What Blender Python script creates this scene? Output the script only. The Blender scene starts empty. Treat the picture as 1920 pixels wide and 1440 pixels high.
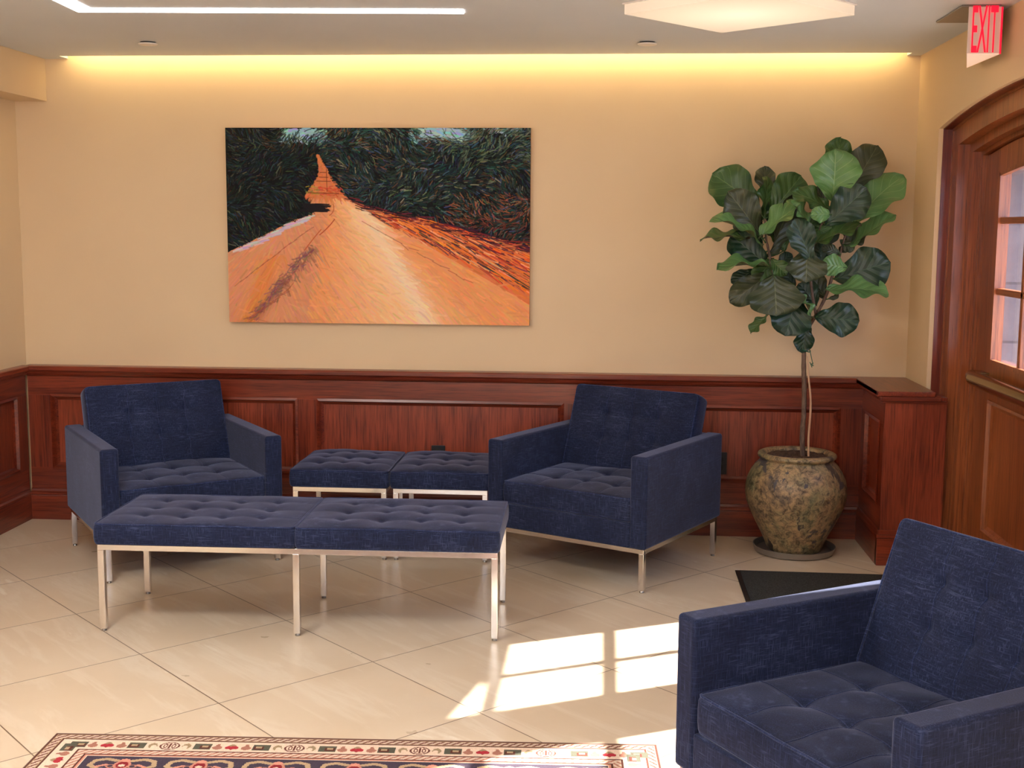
import bpy, bmesh, math, random
import numpy as np
from mathutils import Vector, Matrix
C = bpy.context.scene.collection
random.seed(7)
RNG = np.random.default_rng(11)

# ------------------------------------------------------------------ camera
F_PX, CAM_H, YAW, PITCH, ROLL, CAM_D = 2299.4, 1.5271, -0.0748, 0.1265, 0.0066, 6.0755
f = Vector((math.sin(YAW)*math.cos(PITCH), math.cos(YAW)*math.cos(PITCH), -math.sin(PITCH)))
r = Vector((math.cos(YAW), -math.sin(YAW), 0)); u = r.cross(f)
rr = math.cos(ROLL)*r + math.sin(ROLL)*u; uu = -math.sin(ROLL)*r + math.cos(ROLL)*u
cd = bpy.data.cameras.new('camera'); cam = bpy.data.objects.new('camera', cd); C.objects.link(cam)
cam.matrix_world = Matrix(((rr.x, uu.x, -f.x, 0), (rr.y, uu.y, -f.y, -CAM_D), (rr.z, uu.z, -f.z, CAM_H), (0, 0, 0, 1)))
cd.sensor_fit = 'HORIZONTAL'; cd.sensor_width = 36; cd.lens = F_PX/1920*36; cd.clip_start = 0.05; cd.clip_end = 200
bpy.context.scene.camera = cam

# ------------------------------------------------------------------ world, sun, exposure
vs = bpy.context.scene.view_settings
vs.view_transform = 'Standard'; vs.look = 'None'; vs.exposure = 0.5; vs.gamma = 1.0; vs.use_curve_mapping = False
SKY_STRENGTH, SUN_STRENGTH = 4.6, 30.0
COVE_POWER, PANEL_POWER, LINE_POWER, FILL_POWER = 10.0, 1.15, 6.0, 23.0
w = bpy.data.worlds.new('sky'); bpy.context.scene.world = w; w.use_nodes = True
nt = w.node_tree; bg = nt.nodes['Background']
bg.inputs['Color'].default_value = (0.62, 0.74, 1.0, 1); bg.inputs['Strength'].default_value = SKY_STRENGTH
sd = bpy.data.lights.new('sun', 'SUN'); sun = bpy.data.objects.new('sun', sd); C.objects.link(sun)
sd.energy = SUN_STRENGTH; sd.angle = math.radians(0.6); sd.color = (1.0, 0.93, 0.84)
SUN_DIR = Vector((1.0, 0.508, 0.69*1.1216)).normalized()
sun.rotation_euler = SUN_DIR.to_track_quat('Z', 'Y').to_euler()
sun.location = (6, 3, 5)

# ------------------------------------------------------------------ helpers
def srgb(h):
    v = [int(h[i:i+2], 16)/255 for i in (0, 2, 4)]
    return tuple(((c+.055)/1.055)**2.4 if c > .04045 else c/12.92 for c in v) + (1,)

def link(ob, parent=None):
    C.objects.link(ob)
    if parent is not None: ob.parent = parent
    return ob

def tag(o, label=None, cat=None, group=None, kind=None):
    if label: o['label'] = label
    if cat: o['category'] = cat
    if group: o['group'] = group
    if kind: o['kind'] = kind
    return o

def empty(name, loc, rz=0):
    o = bpy.data.objects.new(name, None); o.location = loc; o.rotation_euler = (0, 0, rz)
    o.empty_display_size = .1
    C.objects.link(o); return o

def copy_tree(o, parent=None):
    c = o.copy(); C.objects.link(c)
    if parent is not None: c.parent = parent
    for ch in list(o.children): copy_tree(ch, c)
    return c

class MB:
    def __init__(s): s.v = []; s.f = []; s.uv = None
    def add(s, vs, fs):
        b = len(s.v); s.v += [tuple(p) for p in vs]; s.f += [tuple(i+b for i in q) for q in fs]
    def box(s, x0, x1, y0, y1, z0, z1, m=None):
        P = [(x, y, z) for z in (z0, z1) for y in (y0, y1) for x in (x0, x1)]
        if m is not None: P = [tuple(m @ Vector(p)) for p in P]
        s.add(P, [(0, 2, 3, 1), (4, 5, 7, 6), (0, 1, 5, 4), (2, 6, 7, 3), (0, 4, 6, 2), (1, 3, 7, 5)])
        return s
    def tube(s, pts, rad, n=10, cap=True):
        pts = [Vector(p) for p in pts]
        if not hasattr(rad, '__len__'): rad = [rad]*len(pts)
        t0 = (pts[1]-pts[0]).normalized(); a = t0.orthogonal().normalized(); V = []; N = len(pts)
        for i, p in enumerate(pts):
            t = (pts[min(i+1, N-1)]-pts[max(i-1, 0)]).normalized()
            a = (a - t*a.dot(t)).normalized(); b = t.cross(a)
            for k in range(n):
                q = 2*math.pi*k/n; V.append(p+(a*math.cos(q)+b*math.sin(q))*rad[i])
        F = [(i*n+k, i*n+(k+1) % n, (i+1)*n+(k+1) % n, (i+1)*n+k) for i in range(N-1) for k in range(n)]
        if cap: F += [tuple(range(n))[::-1], tuple(range((N-1)*n, N*n))]
        s.add(V, F); return s
    def loop_tube(s, pts, rad, n=8):
        pts = [Vector(p) for p in pts]; N = len(pts); V = []
        nrm = Vector((0, 0, 0))
        for i in range(N): nrm += pts[i].cross(pts[(i+1) % N])
        nrm.normalize()
        for i, p in enumerate(pts):
            t = (pts[(i+1) % N]-pts[i-1]).normalized(); a = t.cross(nrm).normalized(); b = t.cross(a)
            for k in range(n):
                q = 2*math.pi*k/n; V.append(p+(a*math.cos(q)+b*math.sin(q))*rad)
        F = [(i*n+k, i*n+(k+1) % n, ((i+1) % N)*n+(k+1) % n, ((i+1) % N)*n+k) for i in range(N) for k in range(n)]
        s.add(V, F); return s
    def lathe(s, prof, c=(0, 0, 0), n=64, close=True):
        V = []; N = len(prof)
        for (R, z) in prof:
            for k in range(n):
                q = 2*math.pi*k/n; V.append((c[0]+R*math.cos(q), c[1]+R*math.sin(q), c[2]+z))
        F = [(i*n+k, i*n+(k+1) % n, (i+1)*n+(k+1) % n, (i+1)*n+k) for i in range(N-1) for k in range(n)]
        if close: F += [tuple(range(n))[::-1], tuple(range((N-1)*n, N*n))]
        s.add(V, F); return s
    def prism(s, poly, axis, a0, a1):
        """poly: 2-D points; axis 'x'|'y'|'z' extruded from a0 to a1"""
        def P(p, a):
            return {'x': (a, p[0], p[1]), 'y': (p[0], a, p[1]), 'z': (p[0], p[1], a)}[axis]
        n = len(poly)
        V = [P(p, a0) for p in poly]+[P(p, a1) for p in poly]
        F = [tuple(range(n)), tuple(range(n, 2*n))[::-1]]+[(k, k+n, (k+1) % n+n, (k+1) % n) for k in range(n)]
        s.add(V, F); return s
    def build(s, name, mat, parent=None, bevel=0, seg=2, smooth=False, matrix=None, uv=None):
        me = bpy.data.meshes.new(name); me.from_pydata(s.v, [], s.f)
        if uv is not None:
            l = me.uv_layers.new(name='UVMap')
            for lp in me.loops: l.data[lp.index].uv = uv[lp.vertex_index]
        bm = bmesh.new(); bm.from_mesh(me)
        bmesh.ops.recalc_face_normals(bm, faces=bm.faces) if uv is None else None
        if bevel:
            bmesh.ops.bevel(bm, geom=[e for e in bm.edges if len(e.link_faces) == 2 and e.calc_face_angle(0) > .5],
                            offset=bevel, segments=seg, profile=.5, affect='EDGES', clamp_overlap=True)
        bm.to_mesh(me); bm.free()
        if matrix is not None: me.transform(matrix)
        if smooth or bevel: me.shade_smooth() if smooth else me.set_sharp_from_angle(angle=math.radians(35))
        if bevel and not smooth:
            for p in me.polygons: p.use_smooth = True
        me.materials.append(mat)
        ob = bpy.data.objects.new(name, me)
        if bevel and not smooth:
            wn = ob.modifiers.new('weighted', 'WEIGHTED_NORMAL'); wn.keep_sharp = False; wn.weight = 100
        return link(ob, parent)

# ------------------------------------------------------------------ materials
def new_mat(name):
    m = bpy.data.materials.new(name); m.use_nodes = True
    t = m.node_tree; b = t.nodes['Principled BSDF']; return m, t, b
def N(t, ty, **kw):
    n = t.nodes.new(ty)
    for k, v in kw.items():
        if k in n.inputs.keys(): n.inputs[k].default_value = v
        else: setattr(n, k, v)
    return n
def coords(t, scale=(1, 1, 1), rot=(0, 0, 0), loc=(0, 0, 0), src='Object'):
    tc = N(t, 'ShaderNodeTexCoord'); mp = N(t, 'ShaderNodeMapping')
    mp.inputs['Scale'].default_value = scale; mp.inputs['Rotation'].default_value = rot; mp.inputs['Location'].default_value = loc
    t.links.new(tc.outputs[src], mp.inputs[0]); return mp.outputs[0]
def noise(t, vec, scale, detail=4, rough=.5, dist=0):
    n = N(t, 'ShaderNodeTexNoise'); n.inputs['Scale'].default_value = scale; n.inputs['Detail'].default_value = detail
    n.inputs['Roughness'].default_value = rough; n.inputs['Distortion'].default_value = dist
    if vec is not None: t.links.new(vec, n.inputs['Vector'])
    return n.outputs['Fac']
def ramp(t, fac, stops):
    n = N(t, 'ShaderNodeValToRGB'); e = n.color_ramp.elements
    while len(e) < len(stops): e.new(.5)
    for i, (p, c) in enumerate(stops): e[i].position = p; e[i].color = c if len(c) == 4 else tuple(c)+(1,)
    t.links.new(fac, n.inputs[0]); return n.outputs[0]
def math_(t, op, a, b=None, c=None):
    n = N(t, 'ShaderNodeMath', operation=op)
    for i, x in enumerate((a, b, c)):
        if x is None: continue
        if isinstance(x, (int, float)): n.inputs[i].default_value = x
        else: t.links.new(x, n.inputs[i])
    return n.outputs[0]
def mix(t, fac, a, b, mode='MIX'):
    n = N(t, 'ShaderNodeMix', data_type='RGBA', blend_type=mode)
    for i, x in ((0, fac), (6, a), (7, b)):
        if isinstance(x, (int, float)): n.inputs[i].default_value = x
        elif isinstance(x, tuple): n.inputs[i].default_value = x if len(x) == 4 else x+(1,)
        else: t.links.new(x, n.inputs[i])
    return n.outputs[2]
def bump(t, h, strength, dist, b):
    n = N(t, 'ShaderNodeBump'); n.inputs['Strength'].default_value = strength; n.inputs['Distance'].default_value = dist
    t.links.new(h, n.inputs['Height']); t.links.new(n.outputs[0], b.inputs['Normal']); return n

def plain(name, col, rough=.6, metal=0, spec=None, coat=0):
    m, t, b = new_mat(name); b.inputs['Base Color'].default_value = col if len(col) == 4 else col+(1,)
    b.inputs['Roughness'].default_value = rough; b.inputs['Metallic'].default_value = metal; b.inputs['Coat Weight'].default_value = coat
    n = noise(t, coords(t), 60, 3); r_ = N(t, 'ShaderNodeMapRange'); r_.inputs['To Min'].default_value = max(0, rough-.04); r_.inputs['To Max'].default_value = rough+.04
    t.links.new(n, r_.inputs[0]); t.links.new(r_.outputs[0], b.inputs['Roughness'])
    return m

def plaster(name, c0, c1):
    m, t, b = new_mat(name); v = coords(t)
    t.links.new(ramp(t, noise(t, v, 1.3, 3), [(.35, c0), (.65, c1)]), b.inputs['Base Color'])
    b.inputs['Roughness'].default_value = .62; bump(t, noise(t, v, 140, 3), .08, .002, b); return m

def wood(name, axis, dark, light, rough=.3, fine=1.0):
    """grain runs along axis"""
    m, t, b = new_mat(name)
    sc = {'x': (1.6, 26, 26), 'y': (26, 1.6, 26), 'z': (26, 26, 1.6)}[axis]
    v = coords(t, sc); n1 = noise(t, v, 1.0*fine, 5, .55, 1.2)
    sc2 = {'x': (5, 160, 160), 'y': (160, 5, 160), 'z': (160, 160, 5)}[axis]
    n2 = noise(t, coords(t, sc2), 1.0, 3, .6)
    sc3 = {'x': (.6, 5, 5), 'y': (5, .6, 5), 'z': (5, 5, .6)}[axis]
    n3 = noise(t, coords(t, sc3), 1.0, 2)
    fac = math_(t, 'ADD', math_(t, 'MULTIPLY', n1, .5), math_(t, 'MULTIPLY', n3, .5))
    col = ramp(t, fac, [(.36, dark), (.62, light)])
    pores = ramp(t, n2, [(.36, (.55, .5, .5)), (.5, (1, 1, 1))])
    t.links.new(mix(t, 1.0, col, pores, 'MULTIPLY'), b.inputs['Base Color'])
    b.inputs['Roughness'].default_value = rough; b.inputs['Coat Weight'].default_value = .25; b.inputs['Coat Roughness'].default_value = .25
    bump(t, n2, .12, .001, b); return m

MAH_D, MAH_L = (.105, .013, .006), (.27, .045, .017)
OAK_D, OAK_L = (.19, .045, .012), (.38, .11, .032)
M = {}
M['wall'] = plaster('wall_plaster', (.73, .545, .33), (.76, .575, .35))
M['ceil'] = plaster('ceiling_paint', (.65, .70, .745), (.69, .74, .785))
for a in 'xyz':
    M['mah_'+a] = wood('mahogany_'+a, a, MAH_D, MAH_L)
    M['door_'+a] = wood('door_wood_'+a, a, OAK_D, OAK_L, .32)
M['mah_panel'] = wood('mahogany_figured', 'z', (.15, .022, .009), (.34, .062, .024), .34, 2.2)
M['chrome'] = plain('chrome', (.78, .77, .75), .17, 1)
M['brass'] = plain('aged_brass', (.46, .35, .17), .17, 1)
M['black'] = plain('black_plastic', (.012, .012, .013), .35)
M['black2'] = plain('black_socket', (.004, .004, .004), .5)
M['glide'] = plain('glide', (.35, .34, .32), .3, 1)

def fabric(k=1.0, name='navy_chenille'):
    m, t, b = new_mat(name)
    h = noise(t, coords(t, (26, 26, 330)), 1, 3, .6); vv = noise(t, coords(t, (330, 330, 24)), 1, 3, .6)
    blot = noise(t, coords(t), 5.5, 4, .55); fine = noise(t, coords(t), 420, 2)
    s = math_(t, 'MAXIMUM', h, vv)
    s = math_(t, 'ADD', math_(t, 'MULTIPLY', s, .75), math_(t, 'MULTIPLY', blot, .25))
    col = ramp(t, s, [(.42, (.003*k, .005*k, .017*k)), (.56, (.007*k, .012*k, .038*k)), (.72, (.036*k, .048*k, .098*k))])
    t.links.new(col, b.inputs['Base Color'])
    b.inputs['Roughness'].default_value = .82; b.inputs['Specular IOR Level'].default_value = .25
    b.inputs['Sheen Weight'].default_value = .42; b.inputs['Sheen Roughness'].default_value = .38
    b.inputs['Sheen Tint'].default_value = (.46, .52, .78, 1)
    hh = math_(t, 'ADD', math_(t, 'MULTIPLY', s, 1.0), math_(t, 'MULTIPLY', fine, .4))
    bump(t, hh, .35, .0016, b); return m
M['fabric'] = fabric(1.45); M['piping'] = fabric(2.3, 'navy_piping_highlight')  # piping is lightened fabric: edge highlights put into its colour

def floor_mat():
    m, t, b = new_mat('stone_floor_tile'); S = .5974; ga = .7861; gx, gy = -.7982, -1.9393
    tc = N(t, 'ShaderNodeTexCoord'); sx = N(t, 'ShaderNodeSeparateXYZ'); t.links.new(tc.outputs['Object'], sx.inputs[0])
    X = math_(t, 'SUBTRACT', sx.outputs[0], gx); Y = math_(t, 'SUBTRACT', sx.outputs[1], gy)
    c, s = math.cos(ga), math.sin(ga)
    A = math_(t, 'DIVIDE', math_(t, 'ADD', math_(t, 'MULTIPLY', X, c), math_(t, 'MULTIPLY', Y, s)), S)
    B = math_(t, 'DIVIDE', math_(t, 'SUBTRACT', math_(t, 'MULTIPLY', Y, c), math_(t, 'MULTIPLY', X, s)), S)
    def edge(q):
        fr = math_(t, 'FRACT', q); return math_(t, 'MINIMUM', fr, math_(t, 'SUBTRACT', 1.0, fr))
    e = math_(t, 'MINIMUM', edge(A), edge(B))
    grout = math_(t, 'LESS_THAN', e, .0034)
    cb = N(t, 'ShaderNodeCombineXYZ'); t.links.new(math_(t, 'FLOOR', A), cb.inputs[0]); t.links.new(math_(t, 'FLOOR', B), cb.inputs[1])
    wn = N(t, 'ShaderNodeTexWhiteNoise', noise_dimensions='3D'); t.links.new(cb.outputs[0], wn.inputs[0])
    cv = N(t, 'ShaderNodeCombineXYZ')
    t.links.new(math_(t, 'MULTIPLY', A, 5.2), cv.inputs[0]); t.links.new(math_(t, 'MULTIPLY', B, .8), cv.inputs[1])
    t.links.new(math_(t, 'MULTIPLY', wn.outputs[0], 13.0), cv.inputs[2])
    v1 = noise(t, cv.outputs[0], 1.0, 6, .6, .5)
    veins = ramp(t, v1, [(.50, (0, 0, 0)), (.58, (.35, .35, .35)), (.64, (0, 0, 0)), (.70, (1, 1, 1))])
    base = ramp(t, noise(t, coords(t), 3.2, 5), [(.3, (.66, .525, .375)), (.7, (.72, .59, .44))])
    base = mix(t, math_(t, 'MULTIPLY', wn.outputs[0], .55), base, (.66, .53, .385))
    col = mix(t, math_(t, 'MULTIPLY', veins, .8), base, (.85, .77, .64))
    col = mix(t, grout, col, (.20, .125, .075))
    t.links.new(col, b.inputs['Base Color'])
    rg = N(t, 'ShaderNodeMapRange'); rg.inputs['To Min'].default_value = .24; rg.inputs['To Max'].default_value = .36
    t.links.new(noise(t, coords(t), 6, 4), rg.inputs[0]); t.links.new(rg.outputs[0], b.inputs['Roughness'])
    b.inputs['Specular IOR Level'].default_value = .5
    bump(t, math_(t, 'SUBTRACT', 1.0, grout), .5, .001, b); return m
M['floor'] = floor_mat()

def glow(name, col, strength):
    m, t, b = new_mat(name); b.inputs['Base Color'].default_value = (.8, .8, .8, 1)
    b.inputs['Emission Color'].default_value = col+(1,); b.inputs['Emission Strength'].default_value = strength; return m
M['panel_glow'] = glow('warm_diffuser', (1.0, .80, .55), PANEL_POWER)
def panel_glow():
    m, t, b = new_mat('warm_diffuser_panel'); v = N(t, 'ShaderNodeVectorMath', operation='LENGTH'); t.links.new(coords(t, (1, 1, 0)), v.inputs[0])
    c = ramp(t, v.outputs['Value'], [(.03, (1.25, 1.0, .70)), (.20, (1.02, .80, .55)), (.40, (.80, .58, .40))])
    t.links.new(c, b.inputs['Emission Color']); b.inputs['Emission Strength'].default_value = PANEL_POWER*.55; b.inputs['Base Color'].default_value = (.3, .28, .25, 1); return m
M['panel_glow'] = panel_glow()
M['line_glow'] = glow('white_line_diffuser', (1.0, .95, .90), LINE_POWER)
M['cove_glow'] = glow('cove_strip', (1.0, .76, .38), COVE_POWER)
M['fill_glow'] = glow('fill_diffuser', (1.0, .96, .92), FILL_POWER)  # emission of the added fill panels out of view
M['exit_red'] = glow('exit_red', (1.0, .004, .03), .95); M['exit_red'].node_tree.nodes['Principled BSDF'].inputs['Base Color'].default_value = (.35, .0, .005, 1)
M['exit_body'] = plain('exit_face', (.78, .70, .66), .35)
M['frost'] = glow('frosted_edge', (1.0, .55, .35), .35)
M['steel'] = plain('grey_metal', (.30, .28, .26), .35, .7)
M['white'] = plain('white_enamel', (.88, .84, .80), .5)

def attr_mat(name, rough, bump_s=0, scale=300):
    m, t, b = new_mat(name); a = N(t, 'ShaderNodeVertexColor', layer_name='Col')
    t.links.new(a.outputs[0], b.inputs['Base Color']); b.inputs['Roughness'].default_value = rough
    b.inputs['Specular IOR Level'].default_value = .2
    if bump_s: bump(t, noise(t, coords(t), scale, 3), bump_s, .002, b)
    return m

# ------------------------------------------------------------------ room shell
H = 2.355
XL, XR = -2.99, 1.485          # plaster faces left / right
YB, YF = .05, -8.2             # back wall, wall behind the viewer
YC = -1.525                    # middle of the double door
def struct(o): o['kind'] = 'structure'; return o
struct(MB().box(XL-.2, 2.6, YF-.2, YB+.2, -.1, 0).build('floor', M['floor']))
# ceiling with the light slot along the back wall
SL0, SL1 = -2.705, 1.42
mb = MB(); mb.box(XL-.2, 2.4, YF-.2, -.05, H, H+.16); mb.box(XL-.2, SL0, -.05, YB+.2, H, H+.16); mb.box(SL1, 2.4, -.05, YB+.2, H, H+.16)
mb.box(SL0, SL1, -.05, YB+.2, H+.13, H+.16)
struct(mb.build('ceiling', M['ceil']))
struct(MB().box(XL-.2, 2.4, YB, YB+.2, 0, H+.13).build('wall_back', M['wall']))
struct(MB().box(XL-.2, XL, YF-.2, YB, 0, H).build('wall_left', M['wall']))
struct(MB().box(XL, -2.823, YF, YB, 2.146, H).build('trim_1', M['wall'], bevel=.002)); bpy.data.objects['trim_1']['label'] = 'boxed plaster soffit along the left wall'

def arc(hw, apex, n=40, R=7.13):
    """arch top from far jamb (y high) to near jamb"""
    return [(YC+hw-2*hw*i/n, apex-((hw-2*hw*i/n)**2)/(2*R)) for i in range(n+1)]
def ring(x0, x1, hw_o, ap_o, hw_i, ap_i, z0=0, n=40):
    """arched frame between an outer and an inner arch, from x0 to x1"""
    O = [(YC+hw_o, z0)]+arc(hw_o, ap_o, n)+[(YC-hw_o, z0)]; I = [(YC+hw_i, z0)]+arc(hw_i, ap_i, n)+[(YC-hw_i, z0)]
    m = MB(); K = len(O); V = []
    for x in (x0, x1):
        for L in (O, I): V += [(x, y, z) for y, z in L]
    F = []
    for k in range(K-1):
        F += [(k, k+1, K+k+1, K+k), (2*K+k, 3*K+k, 3*K+k+1, 2*K+k+1), (k, 2*K+k, 2*K+k+1, k+1), (K+k, K+k+1, 3*K+k+1, 3*K+k)]
    F += [(0, K, 3*K, 2*K), (K-1, 3*K-1, 4*K-1, 2*K-1)]
    m.add(V, F); return m
def wall_with_arch(x0, x1, y_near, y_far, z1, hw, apex, n=40):
    m = MB(); A = arc(hw, apex, n)
    m.box(x0, x1, YC+hw, y_far, 0, z1); m.box(x0, x1, y_near, YC-hw, 0, z1)
    for k in range(n):
        (ya, za), (yb, zb) = A[k], A[k+1]
        P = [(x, y, z) for x in (x0, x1) for y, z in ((ya, za), (yb, zb), (yb, z1), (ya, z1))]
        m.add(P, [(0, 1, 2, 3), (7, 6, 5, 4), (0, 4, 5, 1), (3, 2, 6, 7)])
    return m
HW, AP = 1.185, 2.08
W0, W1, WZ0, WZ1 = -7.2, -4.6, .95, 2.1        # window further along, behind the viewer
m = wall_with_arch(XR, XR+.02, -4.0, YB, H, HW, AP)
m.box(XR, XR+.02, YF, W0, 0, H); m.box(XR, XR+.02, W1, -4.0, 0, H); m.box(XR, XR+.02, W0, W1, 0, WZ0); m.box(XR, XR+.02, W0, W1, WZ1, H)
struct(m.build('wall_right', M['wall']))
# outer masonry of the right wall with the stone portal
def stone():
    m, t, b = new_mat('pale_stone'); v = coords(t, (1, 1, 1))
    br = N(t, 'ShaderNodeTexBrick'); br.inputs['Scale'].default_value = 1; br.inputs['Brick Width'].default_value = .5; br.inputs['Row Height'].default_value = .26
    br.inputs['Mortar Size'].default_value = .006
    br.inputs['Color1'].default_value = (.19, .175, .20, 1); br.inputs['Color2'].default_value = (.16, .148, .17, 1); br.inputs['Mortar'].default_value = (.10, .095, .11, 1)
    t.links.new(coords(t, (1, 1, 1), (math.radians(90), 0, 0)), br.inputs[0])
    n = ramp(t, noise(t, v, 9, 6, .65), [(.3, (.75, .75, .78)), (.7, (1, 1, 1))])
    t.links.new(mix(t, 1.0, br.outputs[0], n, 'MULTIPLY'), b.inputs['Base Color']); b.inputs['Roughness'].default_value = .85
    bump(t, noise(t, v, 40, 5), .4, .004, b); return m
M['stone'] = stone()
def portal(x0, x1):
    m = MB(); hw = 1.02; n = 36
    m.box(x0, x1, YC+hw, YB+.5, 0, 3.2); m.box(x0, x1, -4.3, YC-hw, 0, 3.2)
    pts = [(YC+hw-2*hw*i/n, 1.790+.125*abs(math.cos(math.pi/2*(1-2*i/n)))**2.4) for i in range(n+1)]
    for k in range(n):
        (ya, za), (yb, zb) = pts[k], pts[k+1]
        m.add([(x, y, z) for x in (x0, x1) for y, z in ((ya, za), (yb, zb), (yb, 3.2), (ya, 3.2))], [(0, 1, 2, 3), (7, 6, 5, 4), (0, 4, 5, 1), (3, 2, 6, 7)])
    return m
struct(portal(1.708, 1.97).build('wall_portal', M['stone']))
m = wall_with_arch(XR+.02, 1.70, -4.3, YB+.2, 2.515, 1.25, 2.15)
m.box(XR+.02, 1.78, YF, W0, 0, H); m.box(XR+.02, 1.78, W1, -4.3, 0, H); m.box(XR+.02, 1.78, W0, W1, 0, WZ0); m.box(XR+.02, 1.78, W0, W1, WZ1, H)
struct(m.build('wall_core', M['wall']))
m = MB()
FW = [(-2.2, -1.1), (-.6, .5)]; FZ0, FZ1 = .95, 2.1  # unseen windows, added to let more sky light in from behind
m.box(XL-.2, FW[0][0], YF-.2, YF, 0, H); m.box(FW[0][1], FW[1][0], YF-.2, YF, 0, H); m.box(FW[1][1], 1.78, YF-.2, YF, 0, H)
for a, b in FW: m.box(a, b, YF-.2, YF, 0, FZ0); m.box(a, b, YF-.2, YF, FZ1, H)
struct(m.build('wall_front', M['wall']))
# outside ground and the house across the yard
def ground_mat():
    m, t, b = new_mat('paving'); t.links.new(ramp(t, noise(t, coords(t), 3, 5), [(.3, (.30, .29, .27)), (.7, (.42, .40, .37))]), b.inputs['Base Color']); b.inputs['Roughness'].default_value = .9; return m
tag(MB().box(-14, 14, -16, 14, -.22, -.12).build('ground', ground_mat()), kind='structure')

# window behind the viewer (side light)
m = MB(); X0, X1 = XR+.06, XR+.11
m.box(X0, X1, W0, W1, WZ0, WZ0+.06); m.box(X0, X1, W0, W1, WZ1-.06, WZ1)
for y in (W0, (W0+W1)/2-.03, W1-.06): m.box(X0, X1, y, y+.06, WZ0+.06, WZ1-.06)
struct(m.build('window_1', M['door_z'], bevel=.003))
def glass_mat():
    m, t, b = new_mat('clear_glass'); out = t.nodes['Material Output']; t.nodes.remove(b)
    tr = N(t, 'ShaderNodeBsdfTransparent'); gl = N(t, 'ShaderNodeBsdfGlossy'); gl.inputs['Roughness'].default_value = .02
    fr = N(t, 'ShaderNodeLayerWeight'); fr.inputs[0].default_value = .5; mx = N(t, 'ShaderNodeMixShader'); t.links.new(math_(t, 'ADD', .03, math_(t, 'MULTIPLY', math_(t, 'POWER', fr.outputs['Facing'], 5.0), .5)), mx.inputs[0]); t.links.new(tr.outputs[0], mx.inputs[1]); t.links.new(gl.outputs[0], mx.inputs[2]); t.links.new(mx.outputs[0], out.inputs[0]); return m
M['glass'] = glass_mat()
for k_, (a, b) in enumerate(FW):
    m = MB(); y0_, y1_ = YF-.12, YF-.07
    m.box(a, b, y0_, y1_, FZ0, FZ0+.06); m.box(a, b, y0_, y1_, FZ1-.06, FZ1)
    for x in (a, (a+b)/2-.03, b-.06): m.box(x, x+.06, y0_, y1_, FZ0+.06, FZ1-.06)
    wn_ = struct(m.build('window_%d' % (k_+2), M['door_z'], bevel=.003))
    MB().box(a+.06, b-.06, YF-.097, YF-.093, FZ0+.06, FZ1-.06).build('window_glass', M['glass'], wn_)
MB().box(XR+.083, XR+.087, W0+.06, W1-.06, WZ0+.06, WZ1-.06).build('window_glass', M['glass'], bpy.data.objects['window_1'])

# ---- wainscot (base face y=0, stile face .012, panel .03)
ZR = .81
def frame_rect(mb, axis, a, b, z0, z1, face, depth, wd):
    """mitred moulding ring around a panel, in plane axis ('y' back wall; 'x' side wall). profile stepped"""
    sg = 1 if depth > 0 else -1
    steps = [(0, face-sg*.004), (.012, face-sg*.008), (.020, face+depth*.5), (wd, face+depth)]
    V = []
    for (o, dpt) in steps:
        for (p, z) in ((a+o, z0+o), (b-o, z0+o), (b-o, z1-o), (a+o, z1-o)):
            V.append((p, dpt, z) if axis == 'y' else (dpt, p, z))
    F = [(i*4+k, i*4+(k+1) % 4, (i+1)*4+(k+1) % 4, (i+1)*4+k) for i in range(len(steps)-1) for k in range(4)]
    mb.add(V, F)
def wainscot(idx, axis, a0, a1, panels, face, sgn, back, caps_a, mat_h, label, z_base=.165):
    """axis 'y': runs along x at y=face (sgn +1 = recess goes to +y); axis 'x': runs along y at x=face"""
    def bx(m, p0, p1, d0, d1, z0, z1):
        d0, d1 = sorted((d0, d1))
        m.box(p0, p1, d0, d1, z0, z1) if axis == 'y' else m.box(d0, d1, p0, p1, z0, z1)
    st = face+sgn*(.012 if sgn > 0 else .006); pn = face+sgn*(.030 if sgn > 0 else .018)
    root = MB(); bx(root, a0, a1, st, back, .655, ZR-.03); bx(root, a0, a1, st, back, z_base, .275)
    e = [a0]+[v for p in panels for v in p]+[a1]
    for k in range(0, len(e), 2):
        if e[k+1] > e[k]: bx(root, e[k], e[k+1], st, back, .275, .655)
    rt = struct(root.build('trim_%d' % idx, M[mat_h])); rt['label'] = label
    for (p0, p1) in panels:
        q = MB(); bx(q, p0, p1, pn, back, .275, .655); q.build('panel', M['mah_panel'], rt)
        q = MB(); frame_rect(q, axis, p0-.006, p1+.006, .269, .661, st, .018 if sgn > 0 else -.0125, .032)
        o = q.build('panel_moulding', M[mat_h], rt)
    # stiles' vertical grain skins
    for k in range(0, len(e), 2):
        if e[k+1]-e[k] > .03:
            q = MB(); bx(q, e[k]+.001, e[k+1]-.001, st-sgn*.0015, st+sgn*.002, .275, .655); q.build('stile', M['mah_z'], rt)
    # cap rail
    q = MB(); nose = face-sgn*.03
    prof = [(back, ZR), (nose+sgn*.006, ZR), (nose, ZR-.004), (nose, ZR-.022), (nose+sgn*.004, ZR-.027), (nose+sgn*.014, ZR-.029), (nose+sgn*.018, ZR-.040), (nose+sgn*.026, ZR-.050), (face+sgn*.008, ZR-.054), (st, ZR-.056), (back, ZR-.056)]
    c0, c1 = caps_a
    q.prism(prof, 'x' if axis == 'y' else 'y', c0, c1) if axis == 'y' else q.prism(prof, 'y', c0, c1)
    q.build('cap_rail', M[mat_h], rt)
    b = MB(); bp = [(back, 0), (face, 0), (face, .125), (face+sgn*.002, .130), (face-sgn*.004, .134), (face-sgn*.004, .142), (face+sgn*.004, .150), (face+sgn*.008, .162), (st, .166), (back, .166)]
    b.prism(bp, 'x' if axis == 'y' else 'y', a0, a1)
    return b
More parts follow.
